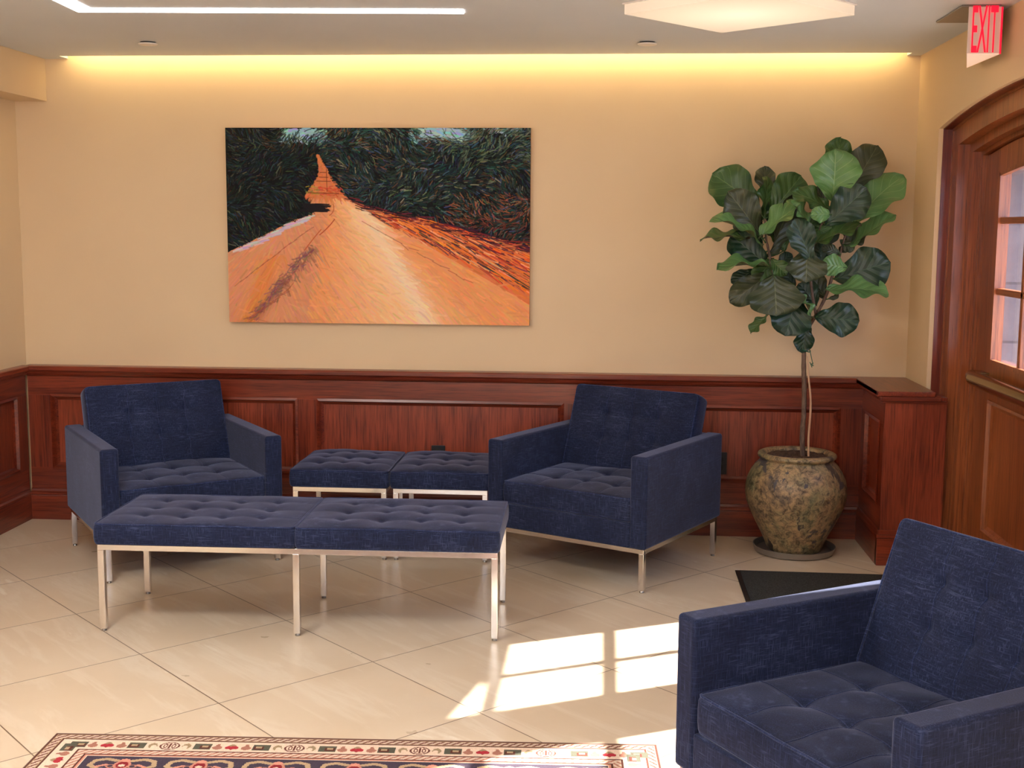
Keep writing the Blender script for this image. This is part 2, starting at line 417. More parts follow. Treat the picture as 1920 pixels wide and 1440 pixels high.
# back
b = wainscot(2, 'y', -2.969, 1.288, [(-2.845, -1.556), (-1.446, -.20), (-.09, 1.165)], 0, 1, YB, (-2.969, 1.262), 'mah_x', 'mahogany panelled wainscot along the back wall')
struct(b.build('baseboard_back', M['mah_x']))
# left
lp = [(-.105-1.15*(k+1)-.11*k, -.105-1.15*k-.11*k) for k in range(6)][::-1]
b = wainscot(3, 'x', -8.0, 0.0, lp, -2.969, -1, XL, (-8.0, 0.0), 'mah_y', 'mahogany panelled wainscot along the left wall')
struct(b.build('baseboard_left', M['mah_y']))
# right low pier
PF = -.48
b = wainscot(4, 'x', PF+.012, YB, [(-.395, -.085)], 1.262, 1, 1.30, (PF, YB), 'mah_y', 'low mahogany ledge pier beside the door')
rt = bpy.data.objects['trim_4']
struct(b.build('baseboard_right', M['mah_y']))
# pier body, front face, top ledge
MB().box(1.30, XR-.002, PF+.012, YB, 0, ZR-.03).build('pier_body', M['mah_z'], rt)
q = MB(); q.box(XR-.002, 1.549, PF+.012, -.342, 0, ZR-.03); q.box(1.274, 1.548, PF+.011, PF+.02, .166, ZR-.05); q.build('front_panel', M['mah_panel'], rt)
q = MB(); q.box(1.232, XR+.0, PF-.03, YB, ZR-.022, ZR+.0005); q.build('ledge_top', M['mah_y'], rt, bevel=.003)
q = MB(); q.box(1.245, XR+.03, PF-.018, PF+.02, ZR-.045, ZR-.0225); q.box(1.256, 1.548, PF-.004, PF+.02, ZR-.056, ZR-.045); q.build('ledge_moulding', M['mah_x'], rt, bevel=.004)
q = MB(); q.box(1.262, 1.548, PF, PF+.03, 0, .128); q.box(1.258, 1.548, PF-.004, PF+.03, .130, .145); q.box(1.266, 1.548, PF+.006, PF+.03, .145, .166)
q.build('base_moulding', M['mah_x'], rt, bevel=.002)

# ---- door set
def dstruct(o, k=None): o['kind'] = 'structure'; return o
rt = dstruct(ring(XR+.02, 1.55, 1.26, 2.155, HW-.004, AP-.004).build('trim_5', M['mah_z'])); rt['label'] = 'arched dark wood door casing in the right wall'
ring(1.549, 1.602, 1.26, 2.155, 1.095, 1.99).build('casing_face', M['door_z'], rt)
ring(1.602, 1.640, 1.25, 2.14, 1.055, 1.95).build('casing_step', M['door_z'], rt)
ring(1.640, 1.70, 1.24, 2.13, 1.036, 1.932).build('door_jamb', M['door_z'], rt)
ring(1.5435, 1.5495, HW-.002, AP-.002, HW-.014, AP-.014).build('casing_bead', M['door_z'], rt)

LX0, LX1 = 1.66, 1.705
def leaf(idx, ya, yb, sgn):
    """one door leaf between y=yb (far) and y=ya (near). glass 2 x 3 with arched head"""
    hwI = 1.031
    A = [(y, 1.927-((y-YC)**2)/(2*7.13)) for y in [yb+(ya-yb)*i/20 for i in range(21)]]
    g1, g0 = (yb-.195, ya+.165) if sgn > 0 else (yb-.165, ya+.195)
    ZB = .965
    gt = lambda y: 1.822-((y-YC)**2)/(2*7.13)
    m = MB()
    m.box(LX0, LX1, g1, yb, 0.01, 1.60); m.box(LX0, LX1, ya, g0, 0.01, 1.60)
    m.box(LX0, LX1, g0, g1, .805, ZB); m.box(LX0, LX1, g0, g1, .01, .22)
    # head with arched top and arched glass top
    def topz(y): return 1.927-((y-YC)**2)/(2*7.13)
    def strip(y0, y1, lo):
        P = [(x, y, z) for x in (LX0, LX1) for y, z in ((y0, lo(y0)), (y1, lo(y1)), (y1, topz(y1)), (y0, topz(y0)))]
        m.add(P, [(0, 1, 2, 3), (7, 6, 5, 4), (0, 4, 5, 1), (3, 2, 6, 7), (0, 3, 7, 4), (1, 5, 6, 2)])
    for i in range(14): strip(g0+(g1-g0)*i/14, g0+(g1-g0)*(i+1)/14, gt)
    strip(ya, g0, lambda y: 1.60); strip(g1, yb, lambda y: 1.60)
    door = dstruct(m.build('door_%d' % idx, M['door_z']))
    door['label'] = 'wooden half-glazed door leaf nearer the fig tree' if idx == 1 else 'wooden half-glazed door leaf nearer the viewer'
    # mouldings around the glass
    q = MB()
    ym = (g0+g1)/2
    for (x0, x1, o) in ((LX0-.006, LX0+.012, .016), (LX0+.012, LX1-.012, .008)):
        q.box(x0, x1, g0-.002, g0+o, ZB, gt(g0)); q.box(x0, x1, g1-o, g1+.002, ZB, gt(g1)); q.box(x0, x1, g0+o, g1-o, ZB-.002, ZB+o)
        for i in range(14):
            y0, y1 = g0+(g1-g0)*i/14, g0+(g1-g0)*(i+1)/14
            P = [(x, y, z) for x in (x0, x1) for y, z in ((y0, gt(y0)-o), (y1, gt(y1)-o), (y1, gt(y1)+.002), (y0, gt(y0)+.002))]
            q.add(P, [(0, 1, 2, 3), (7, 6, 5, 4), (0, 4, 5, 1), (3, 2, 6, 7)])
    q.build('glazing_bead', M['door_z'], door)
    for (a, b2) in ((g0+.016, ym-.012), (ym+.012, g1-.016)):
        pass
    q = MB(); q.box(LX0+.004, LX1-.006, ym-.014, ym+.014, ZB+.008, 1.80); q.build('muntin', M['door_z'], door, bevel=.004)
    for z in (1.272, 1.572):
        q = MB(); q.box(LX0+.004, LX1-.006, g0+.01, g1-.01, z-.014, z+.014); q.build('muntin', M['door_y'], door, bevel=.004)
    MB().box(1.684, 1.688, g0+.004, g1-.004, ZB+.004, gt(g0 if sgn > 0 else g1)+.0).build('glass', M['glass'], door)
    # lower panel
    q = MB(); frame_rect(q, 'x', g0, g1, .22, .805, LX0, .014, .034); q.build('panel_moulding', M['door_z'], door)
    MB().box(LX0+.014, LX1-.01, g0, g1, .22, .805).build('door_panel', M['door_z'], door)
    # panic bar
    zc = .893
    pb = MB()
    prof = [(.034*math.cos(a)*1.0, .033*math.sin(a)) for a in [math.pi*2*k/20 for k in range(20)]]
    def bar(y0, y1, xc, sx=1.0, sz=1.0):
        n = len(prof); V = [(xc+p[0]*sx, y, zc+p[1]*sz) for y in (y0, y1) for p in prof]
        pb.add(V, [tuple(range(n)), tuple(range(n, 2*n))[::-1]]+[(k, k+n, (k+1) % n+n, (k+1) % n) for k in range(n)])
    far, near = (yb-.17, ya+.06)
    bar(near, far, 1.602)
    B = pb.build('push_bar', M['brass'], door, bevel=.003)
    pb = MB(); bar(far+.012, far+.10, 1.622, .9, .86); pb.box(1.62, LX0+.002, far-.02, far+.095, zc-.028, zc+.028); pb.box(1.62, LX0+.002, near, near+.07, zc-.028, zc+.028)
    pb.build('bar_bracket', M['brass'], door, bevel=.004)
    return door
leaf(1, -1.522, -.492, 1)
leaf(2, -2.558, -1.528, -1)
struct(MB().box(1.56, 1.98, YC-1.0, YC+1.0, -.015, .012).build('trim_6', M['steel'], bevel=.004)); bpy.data.objects['trim_6']['label'] = 'door sill'

# cove strip
t_ = MB().box(SL0+.03, SL1-.03, -.049, -.040, H+.022, H+.060).build('cove_light_strip', M['cove_glow'])
tag(t_, 'warm glowing light strip hidden in the ceiling slot above the painting', 'light')

# ------------------------------------------------------------------ upholstery
def corner(x, y, w, d, rc):
    ax, ay = w/2-rc, d/2-rc; sx, sy = (1 if x > 0 else -1), (1 if y > 0 else -1)
    dx, dy = abs(x)-ax, abs(y)-ay
    if dx > 0 and dy > 0:
        k = max(dx, dy)/math.hypot(dx, dy); return sx*(ax+dx*k), sy*(ay+dy*k)
    return x, y
def cushion(name, w, d, h, cols, rows, crown, dimple, parent, matrix=None, seam=.0025, res=.009, seed=0, stitch=False, colpos=None, rowpos=None, bulge=.006):
    nx, ny = max(8, int(w/res)), max(8, int(d/res))
    U = np.linspace(-1, 1, nx+1); V = np.linspace(-1, 1, ny+1)
    cp = colpos or [(-1+2*(i+1)/(cols+1)) for i in range(cols)]
    rp = rowpos or [(-1+2*(i+1)/(rows+1)) for i in range(rows)]
    rg = np.random.default_rng(seed); ph = rg.uniform(0, 6, 8)
    UU, VV = np.meshgrid(U, V); X = UU*w/2; Y = VV*d/2
    Z = h+crown*np.clip((1-UU**4)*(1-VV**4), 0, 1)**.55
    edge = np.clip((1-UU**8)*(1-VV**8), 0, 1)**.5
    for a in cp:
        Z -= seam*np.exp(-((X-a*w/2)/.006)**2)*edge + seam*1.4*np.exp(-((X-a*w/2)/.022)**2)*edge
        for c_ in rp:
            R2 = (X-a*w/2)**2+(Y-c_*d/2)**2
            Z -= dimple*np.exp(-R2/.014**2)*.7+dimple*.8*np.exp(-R2/.042**2)
    for c_ in rp: Z -= (seam*np.exp(-((Y-c_*d/2)/.006)**2) + seam*1.4*np.exp(-((Y-c_*d/2)/.022)**2))*edge
    Z += .0018*edge*(np.sin(X*17+ph[0]+3*np.sin(Y*9+ph[1]))+np.sin(Y*21+ph[2]+2*np.sin(X*11+ph[3])))
    vs_ = []
    for j in range(ny+1):
        for i in range(nx+1):
            x, y = corner(X[j, i], Y[j, i], w, d, .018); vs_.append((x, y, Z[j, i]))
    fs = [(j*(nx+1)+i, j*(nx+1)+i+1, (j+1)*(nx+1)+i+1, (j+1)*(nx+1)+i) for j in range(ny) for i in range(nx)]
    per = [i for i in range(nx+1)]+[j*(nx+1)+nx for j in range(1, ny+1)]+[ny*(nx+1)+i for i in range(nx-1, -1, -1)]+[j*(nx+1) for j in range(ny-1, 0, -1)]
    P0 = [vs_[k] for k in per]; prev = per
    for (zf, off) in ((.86, bulge*.8), (.6, bulge), (.35, bulge), (.12, bulge*.7), (0, 0)):
        cur = []
        for (x, y, z) in P0:
            L = max(abs(x)/(w/2), abs(y)/(d/2), 1e-6)
            ox = off*(x/(w/2))**5; oy = off*(y/(d/2))**5
            cur.append(len(vs_)); vs_.append((x+ox, y+oy, h*zf if zf else 0.0))
        n = len(per)
        fs += [(prev[(k+1) % n], prev[k], cur[k], cur[(k+1) % n]) for k in range(n)]
        prev = cur
    fs.append(tuple(prev))
    m = MB(); m.v = vs_; m.f = fs
    ob = m.build(name, M['fabric'], parent, smooth=True, matrix=matrix)
    q = MB(); n = len(P0)
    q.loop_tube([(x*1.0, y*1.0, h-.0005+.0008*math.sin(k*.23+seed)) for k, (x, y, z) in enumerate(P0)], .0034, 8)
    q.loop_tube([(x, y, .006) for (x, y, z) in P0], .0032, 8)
    if stitch:
        def top(x, y):
            i = min(nx-1, max(0, (x/w+.5)*nx)); j = min(ny-1, max(0, (y/d+.5)*ny)); a, b_ = int(i), int(j); fi, fj = i-a, j-b_
            return (Z[b_, a]*(1-fi)+Z[b_, a+1]*fi)*(1-fj)+(Z[b_+1, a]*(1-fi)+Z[b_+1, a+1]*fi)*fj
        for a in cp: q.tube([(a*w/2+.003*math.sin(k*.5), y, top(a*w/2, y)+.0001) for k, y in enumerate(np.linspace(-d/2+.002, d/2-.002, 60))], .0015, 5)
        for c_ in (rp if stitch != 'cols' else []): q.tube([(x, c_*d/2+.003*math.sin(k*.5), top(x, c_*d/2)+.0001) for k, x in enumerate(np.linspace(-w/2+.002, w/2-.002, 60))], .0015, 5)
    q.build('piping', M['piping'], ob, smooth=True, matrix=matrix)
    return ob
def slab(name, x0, x1, y0, y1, z0, z1, parent, bev=.013, mat='fabric', seg=4):
    m = MB().box(x0, x1, y0, y1, z0, z1)
    return m.build(name, M[mat], parent, bevel=bev, seg=seg)

def make_chair():
    root = empty('armchair', (0, 0, 0))
    W, D, HA, AW, ZB = .8043, .7674, .585, .078, .189
    hw, hd = W/2, D/2
    slab('armrest', -hw, -hw+AW, -hd, hd, ZB, HA, root); slab('armrest', hw-AW, hw, -hd, hd, ZB, HA, root)
    slab('seat_base', -hw+AW-.002, hw-AW+.002, -hd+.002, hd-.06, ZB, .300, root, .008)
    slab('back_panel', -hw+AW-.002, hw-AW+.002, hd-.062, hd-.001, ZB, HA-.004, root, .010)
    cw = W-2*AW-.006
    cushion('seat_cushion', cw, .62, .098, 3, 3, .014, .009, root, Matrix.Translation((0, -hd+.012+.31, .3005)), seed=3, seam=.0016, stitch=True, colpos=[-.48, 0, .48], rowpos=[-.40, .22])
    # back cushion : x across, y up along slope, z = face normal (towards the front)
    p0 = Vector((0, .136, .392)); p1 = Vector((0, .276, .772)); up = (p1-p0).normalized(); nrm = Vector((0, -up.z, up.y))
    L = (p1-p0).length; T = .112; ctr = (p0+p1)/2-nrm*T
    mt = Matrix(((1, 0, 0, ctr.x), (0, up.y, nrm.y, ctr.y), (0, up.z, nrm.z, ctr.z), (0, 0, 0, 1)))
    cushion('back_cushion', cw, L, T, 3, 2, .012, .011, root, mt, seed=5, seam=.0014, stitch='cols', colpos=[-.42, 0, .42], rowpos=[-.22, .36])
    t = .024; zt = ZB-.0005
    fr = MB(); i = .012
    fr.box(-hw+i, hw-i, -hd+i, -hd+i+t, zt-.020, zt); fr.box(-hw+i, hw-i, hd-i-t, hd-i, zt-.020, zt)
    fr.box(-hw+i, -hw+i+t, -hd+i+t, hd-i-t, zt-.020, zt); fr.box(hw-i-t, hw-i, -hd+i+t, hd-i-t, zt-.020, zt)
    fr.build('frame', M['chrome'], root, bevel=.0015)
    for sx in (-1, 1):
        for sy in (-1, 1):
            cx, cy = sx*(hw-i-t/2), sy*(hd-i-t/2)
            l = MB().box(cx-t/2, cx+t/2, cy-t/2, cy+t/2, .010, zt-.0195).build('leg', M['chrome'], root, bevel=.0015)
            MB().lathe([(.009, .0), (.0095, .004), (.006, .010), (.005, .014)], (cx, cy, 0), 16).build('glide', M['glide'], l, smooth=False)
    return root
ch = make_chair()
tag(ch, 'navy tufted armchair on chrome legs between the low stools and the potted fig tree', 'chair', 'navy armchairs')
ch.location = (.022, -.5127, 0); ch.rotation_euler.z = -.5103
c2 = copy_tree(ch); c2.location = (-2.0023, -.5803, 0); c2.rotation_euler.z = .6092
c2['label'] = 'navy tufted armchair in the left corner, partly behind the long bench'
c3 = copy_tree(ch); c3.location = (.7285, -3.2477, 0); c3.rotation_euler.z = -1.0192
c3['label'] = 'nearest navy tufted armchair, cut off by the lower right corner of the photo'

def legs(root, pts, t, z1, name='leg'):
    for (cx, cy) in pts:
        l = MB().box(cx-t/2, cx+t/2, cy-t/2, cy+t/2, .010, z1).build(name, M['chrome'], root, bevel=.0015)
        MB().lathe([(.009, .0), (.0095, .004), (.006, .010), (.005, .014)], (cx, cy, 0), 16).build('glide', M['glide'], l)
# long bench
bn = empty('bench', (-1.8753, -1.6994, 0), .017)
tag(bn, 'long navy two-cushion tufted bench on six chrome legs, in front of the armchairs', 'bench')
BW, BD, t, ZT = 1.486, .475, .024, .338
fr = MB()
fr.box(-t/2, BW+t/2, -t/2, t/2, ZT-.022, ZT); fr.box(-t/2, BW+t/2, BD-t/2, BD+t/2, ZT-.022, ZT)
for x in (0, BW/2, BW): fr.box(x-t/2, x+t/2, t/2, BD-t/2, ZT-.022, ZT)
fr.build('frame', M['chrome'], bn, bevel=.0015)
legs(bn, [(x, y) for x in (0, BW/2, BW) for y in (0, BD)], t, ZT-.0215)
for k, x0 in enumerate((-.018, BW/2+.002)):
    cw = BW/2+.014
    cushion('seat_cushion', cw, BD+.044, .078, 4, 3, .011, .0075, bn, Matrix.Translation((x0+cw/2, BD/2, ZT+.0025)), seed=8+k, seam=.0008)
# two stools
def make_stool():
    s = empty('stool', (0, 0, 0)); w, d = .412, .455
    fr = MB()
    fr.box(-w/2-t/2, w/2+t/2, -d/2-t/2, -d/2+t/2, ZT-.022, ZT); fr.box(-w/2-t/2, w/2+t/2, d/2-t/2, d/2+t/2, ZT-.022, ZT)
    fr.box(-w/2-t/2, -w/2+t/2, -d/2+t/2, d/2-t/2, ZT-.022, ZT); fr.box(w/2-t/2, w/2+t/2, -d/2+t/2, d/2-t/2, ZT-.022, ZT)
    fr.build('frame', M['chrome'], s, bevel=.0015)
    legs(s, [(sx*w/2, sy*d/2) for sx in (-1, 1) for sy in (-1, 1)], t, ZT-.0215)
    cushion('seat_cushion', .454, .505, .076, 3, 3, .024, .008, s, Matrix.Translation((0, 0, ZT+.0025)), seed=21, seam=.0010)
    return s
s1 = make_stool(); s1.location = (-1.203, -.375, 0)
tag(s1, 'square navy tufted stool beside the corner armchair, left of the pair', 'stool', 'pair of square stools')
s2 = copy_tree(s1); s2.location = (-.736, -.372, 0); s2['label'] = 'square navy tufted stool, right of the pair, partly behind the middle armchair'

# ------------------------------------------------------------------ mat
def mat_mat():
    m, t, b = new_mat('black_mat_pile'); n = noise(t, coords(t), 320, 2)
    t.links.new(ramp(t, n, [(.4, (.006, .007, .007)), (.62, (.045, .048, .047))]), b.inputs['Base Color']); b.inputs['Roughness'].default_value = .95
    bump(t, n, .8, .003, b); return m
o = empty('door_mat', (.606, -.636, 0), -.01); tag(o, 'black door mat lying on the tiles in front of the fig pot', 'mat')
MB().box(0, .90, -1.75, 0, .0005, .0045).build('rubber_edge', M['black'], o, bevel=.001)
MB().box(.02, .88, -1.73, -.012, .0045, .008).build('pile', mat_mat(), o, bevel=.001)

# ------------------------------------------------------------------ wall outlets
def make_outlet():
    o = empty('wall_outlet', (0, 0, 0))
    MB().box(-.035, .035, -.006, -.0005, -.056, .056).build('cover_plate', M['black'], o, bevel=.002)
    for z in (-.020, .020):
        s = MB().lathe([(.017, 0), (.017, .0018)], (0, 0, 0), 24).build('socket', M['black2'], o, matrix=Matrix.Translation((0, -.006, z)) @ Matrix.Rotation(math.pi/2, 4, 'X'))
        q = MB(); q.box(-.0065, -.005, -.0086, -.0076, z-.004, z+.005); q.box(.005, .0065, -.0086, -.0076, z-.004, z+.005); q.build('slot', M['glide'], s)
    return o
o1 = make_outlet(); o1.location = (.588, .0295, .366); tag(o1, 'black wall outlet on the wainscot between the middle armchair and the fig pot', 'outlet', 'black wall outlets')
o2 = copy_tree(o1); o2.location = (-.831, .0295, .372); o2['label'] = 'black wall outlet peeking above the right square stool'

# ------------------------------------------------------------------ painting
def stamp(img, pts, rad, col, a):
    Hh, Ww, _ = img.shape
    for (x, y) in pts:
        x0, x1 = max(0, int(x-rad-1)), min(Ww, int(x+rad+2)); y0, y1 = max(0, int(y-rad-1)), min(Hh, int(y+rad+2))
        if x0 >= x1 or y0 >= y1: continue
        yy, xx = np.mgrid[y0:y1, x0:x1]
        k = np.clip(rad+.5-np.hypot(xx-x, yy-y), 0, 1)[..., None]*a
        img[y0:y1, x0:x1] = img[y0:y1, x0:x1]*(1-k)+np.array(col)*k
def lin(c):
    c = np.array(c, float)/255; return np.where(c > .04045, ((c+.055)/1.055)**2.4, c/12.92)
def paint():
    PW, PH = 620, 400; sx = PW/1773.; sy = PH/1143.
    T = lambda x, y: ((x-65)*sx, (y-62)*sy)
    img = np.zeros((PH, PW, 3)); img[:] = lin((16, 18, 20))
    rg = np.random.default_rng(4)
    L = np.array([(62, 600), (130, 600), (210, 600), (300, 612), (345, 604), (440, 535), (490, 575), (530, 600), (565, 560), (600, 450), (700, 250), (780, 80), (800, 50), (1205, 40)], float)
    R = np.array([(62, 600), (210, 602), (260, 628), (300, 655), (350, 676), (440, 738), (480, 800), (530, 930), (590, 1230), (640, 1400), (700, 1640), (740, 1838), (1205, 1838)], float)
    def gl(y): return np.interp(y, L[:, 0], L[:, 1])
    def gr(y): return np.interp(y, R[:, 0], R[:, 1])
    def ground(x, y):
        l, r2 = gl(y), gr(y)
        s = (y-480)/720.
        cx = 760+s*330; wd = 90+s*430
        q = abs(x-cx)/max(wd, 40)
        peach = np.array((240, 190, 140)); cream = np.array((242, 218, 184)); org = np.array((228, 152, 98)); red = np.array((212, 108, 62)); pink = np.array((206, 140, 108))
        c = peach*(1-min(1, q))+org*min(1, q)
        cb = math.exp(-((x-(880+(y-560)*.55))/70)**2)*(1 if y > 520 else 0); c = c*(1-.75*cb)+cream*.75*cb
        if x < cx-wd*1.1: c = c*.3+pink*.7
        edge = 790+(y-480)*1.75
        if x > edge: c = c*.25+red*.75
        dd = abs(x-(560-(y-760)*.85))/38
        if 740 < y < 1190 and dd < 2: k = math.exp(-dd*dd)*.65; c = c*(1-k)+np.array((110, 72, 62))*k
        dd = abs(x-(300-(y-900)*.4))/60
        if y > 800: k = math.exp(-dd*dd)*.5; c = c*(1-k)+np.array((218, 122, 40))*k
        if y < 470: c = np.array((208, 122, 76))
        return c
    for j in range(PH):
        y = 62+j/sy; l, r2 = gl(y), gr(y)
        if y > 200:
            for i in range(PW):
                x = 65+i/sx
                if l < x < r2: img[j, i] = lin(ground(x, y))
    def stroke(x, y, ang, ln, rad, col, a=.8, curve=0):
        n = max(2, int(ln*sx/ max(rad*.7, .5))); pts = []
        px, py = x, y
        for k in range(n):
            pts.append(T(px, py)); px += math.cos(ang)*ln/n; py += math.sin(ang)*ln/n; ang += curve/n
        stamp(img, pts, rad, lin(np.clip(col, 0, 255)), a)
    # sky gaps
    for (x0, x1, y0, y1, n) in ((380, 620, 66, 140, 120), (1140, 1480, 66, 130, 150), (1560, 1760, 64, 80, 20)):
        for _ in range(n): stroke(rg.uniform(x0, x1), rg.uniform(y0, y1), rg.uniform(-.4, .4), 50, 2.2, np.array((150, 190, 205))+rg.normal(0, 14, 3), .85, .5)
    pal = np.array([(24, 34, 36), (30, 52, 46), (20, 22, 38), (40, 60, 50), (16, 16, 20), (34, 40, 66), (60, 50, 38), (28, 66, 66), (14, 18, 20), (50, 66, 60)])
    hi = np.array([(110, 130, 90), (90, 120, 120), (120, 85, 55), (70, 90, 130), (150, 150, 120), (60, 110, 100), (100, 70, 50)])
    def forest(x, y):
        if y < 60: return False
        l, r2 = gl(y), gr(y)
        return not (l-6 < x < r2+4) if y > 205 else True
    for _ in range(900):
        x, y = rg.uniform(60, 1840), rg.uniform(62, 720)
        if not forest(x, y) or ((390 < x < 600 or 1180 < x < 1440) and y < 122): continue
        c = pal[rg.integers(len(pal))]*(.7 if x < 600 else 1.0)
        stamp(img, [T(x, y)], rg.uniform(4, 9), lin(c), .35)
    for _ in range(9500):
        x, y = rg.uniform(60, 1840), 60+rg.uniform(0, 1)**1.15*690
        if not forest(x, y): continue
        if ((390 < x < 600 and y < 120) or (1180 < x < 1440 and y < 115)) and rg.random() < .92: continue
        left = x < 600
        ang = .9*math.sin(x/170.+y/95.)+.5*math.sin(x/60.-y/44.)+rg.normal(0, .25)
        i0, j0 = T(x, y); loc = img[min(PH-1, int(j0)), min(PW-1, int(i0))]
        col = pal[rg.integers(len(pal))]*(.75 if left else 1.0)
        if rg.random() < (.15 if y > 180 else .3): col = hi[rg.integers(len(hi))]*(.6 if left else .9)
        if x > 1350 and 430 < y < 610 and rg.random() < .3: col = np.array((150, 88, 62))*rg.uniform(.6, 1.1)
        if x > 1300 and y < 260 and rg.random() < .25: col = np.array((92, 110, 90))*rg.uniform(.7, 1.2)
        if y > 560 and x > 900 and rg.random() < .3: col = np.array((120, 60, 50))*rg.uniform(.5, 1.1)
        stroke(x, y, ang, rg.uniform(18, 52), rg.uniform(.45, 1.1), col+rg.normal(0, 6, 3), .6, rg.normal(0, .5))
    # ground strokes converge on the far end of the road
    for _ in range(3600):
        y = 215+rg.uniform(0, 1)**.7*980; l, r2 = gl(y), gr(y); x = rg.uniform(l, r2)
        ang = math.atan2(y-330, (x-640)*1.0) if y > 420 else 0
        if y > 500 and abs(x-800) < 420: ang = ang*.6
        c = ground(x, y)+rg.normal(0, 7, 3)
        if rg.random() < .06: c = c*rg.uniform(.88, 1.06)
        fr_ = min(1, max(.12, (y-300)/350)); stroke(x, y, ang, rg.uniform(30, 110)*fr_, rg.uniform(.8, 2.2), c, .45, rg.normal(0, .25))
    # right bank: vivid streaks
    for _ in range(700):
        s = rg.uniform(0, 1); off = rg.uniform(0, 1)
        x = 900+s*930; ytop = np.interp(x, R[::1, 1][5:], R[:, 0][5:]) if x < 1838 else 740
        y = ytop-8+off*(40+s*240)
        cs = [(220, 100, 45), (180, 55, 35), (240, 140, 60), (90, 40, 50), (235, 170, 130), (60, 45, 60), (232, 120, 30), (60, 60, 50), (226, 128, 66), (205, 90, 56)]
        stroke(x, y, math.atan2(.42+.25*off, 1), rg.uniform(60, 150), rg.uniform(.6, 1.3), np.array(cs[rg.integers(len(cs))])+rg.normal(0, 8, 3), .75, rg.normal(0, .15))
    for _ in range(60):
        x = rg.uniform(530, 740); y = rg.uniform(400, 450); stroke(x, y, rg.normal(-.2 if x < 620 else .2, .3), 22, .8, np.array((150, 140, 60) if x < 600 else (200, 80, 50))+rg.normal(0, 12, 3), .6, .3)
    for _ in range(160):
        x = rg.uniform(760, 1838); ye = np.interp(x, R[:, 1][5:], R[:, 0][5:]); stroke(x, ye+rg.uniform(-14, 34), rg.normal(.12, .12), rg.uniform(40, 90), .9, np.array(((30, 24, 34), (110, 36, 44), (60, 30, 46))[rg.integers(3)])+rg.normal(0, 6, 3), .7, .1)
    for _ in range(240):
        y = rg.uniform(520, 1200); x = rg.uniform(max(gl(y), 70), gr(y)-60); stroke(x, y, rg.normal(.1, .25), rg.uniform(40, 90), rg.uniform(1.2, 2.6), ground(x, y)*rg.uniform(.93, 1.07), .3, .2)
    # pale left edge, dark pebbly shadow, far road bars
    for _ in range(90):
        s = rg.uniform(0, 1); stroke(90+s*440, 790-s*205+rg.normal(0, 8), -.42, 60, 1.1, np.array((196, 182, 190))+rg.normal(0, 15, 3), .75, .3)
    for _ in range(150):
        y = rg.uniform(760, 1180); x = 560-(y-760)*.85+rg.normal(0, 22); stroke(x, y, rg.normal(2.3, .35), 30, 1.3, np.array((128, 86, 82))+rg.normal(0, 16, 3), .35, .3)
    for _ in range(60):
        x = rg.uniform(480, 600); stroke(x, rg.uniform(500, 545), .03, 80, 1.0, (30, 26, 30), .8)
    for y in (318, 345, 368, 436):
        stroke(gl(y)+8, y, .02, gr(y)-gl(y)-16, .9, (110, 48, 32), .5)
    stroke(655, 300, math.pi/2-.02, 130, .6, (110, 50, 34), .7)
    stroke(690, 500, 1.1, 80, .9, (176, 76, 44), .5, 1.6); stroke(700, 590, 2.2, 130, .9, (176, 70, 40), .8, .3); stroke(620, 650, 2.3, 160, .9, (186, 84, 44), .7, -.1)
    for (x0, y0, x1, y1) in ((100, 990, 560, 640), (180, 1190, 430, 1000), (900, 560, 1830, 1010), (860, 600, 1500, 960)):
        for k in range(14):
            s = k/14; stroke(x0+(x1-x0)*s, y0+(y1-y0)*s, math.atan2(y1-y0, x1-x0)+rg.normal(0, .12), 60, .8, np.array((160, 84, 66))+rg.normal(0, 10, 3), .35)
    return img
PIMG = paint()
def color_grid(name, img, w, h, mat, parent, thick, matrix=None, pads=0):
    """a w x h slab (local x right, y up, z towards viewer) whose front carries img as a colour attribute"""
    ph, pw, _ = img.shape
    xs = np.linspace(-w/2, w/2, pw+1); ys = np.linspace(h/2, -h/2, ph+1)
    XX, YY = np.meshgrid(xs, ys); n0 = (pw+1)*(ph+1)
    co = np.stack([XX.ravel(), YY.ravel(), np.zeros(n0)], 1)
    bk = [(-w/2, h/2, -thick), (w/2, h/2, -thick), (w/2, -h/2, -thick), (-w/2, -h/2, -thick)]
    jj, ii = np.mgrid[0:ph, 0:pw]; a = (jj*(pw+1)+ii).ravel()
    F = np.stack([a, a+pw+1, a+pw+2, a+1], 1)
    top = list(range(pw+1)); rgt = [j*(pw+1)+pw for j in range(ph+1)]; bot = [ph*(pw+1)+i for i in range(pw, -1, -1)]; lft = [j*(pw+1) for j in range(ph, -1, -1)]
    faces = F.tolist()+[top+[n0+1, n0], rgt+[n0+2, n0+1], bot+[n0+3, n0+2], lft+[n0, n0+3], [n0, n0+1, n0+2, n0+3]]
    me = bpy.data.meshes.new(name); me.from_pydata(co.tolist()+bk, [], faces)
    ca = me.color_attributes.new('Col', 'FLOAT_COLOR', 'CORNER')
    nl = len(me.loops); cols = np.ones((nl, 4)); cols[:, :3] = img[0, 0]
    flat = img.reshape(-1, 3); cols[:4*ph*pw, :3] = np.repeat(flat, 4, axis=0)
    # edges of the slab continue the border colour
    k = 4*ph*pw; cols[k:, :3] = img.mean((0, 1))
    ca.data.foreach_set('color', cols.ravel().astype(np.float32))
    me.materials.append(mat)
    if matrix is not None: me.transform(matrix)
    return link(bpy.data.objects.new(name, me), parent)
PW_, PH_ = 1.524, .968
pt = empty('painting', (-1.134, .012, 1.045)); tag(pt, 'large unframed canvas painting of an orange dirt road between dark trees', 'painting')
mp = Matrix.Translation((0, 0, PH_/2)) @ Matrix.Rotation(math.pi/2, 4, 'X')
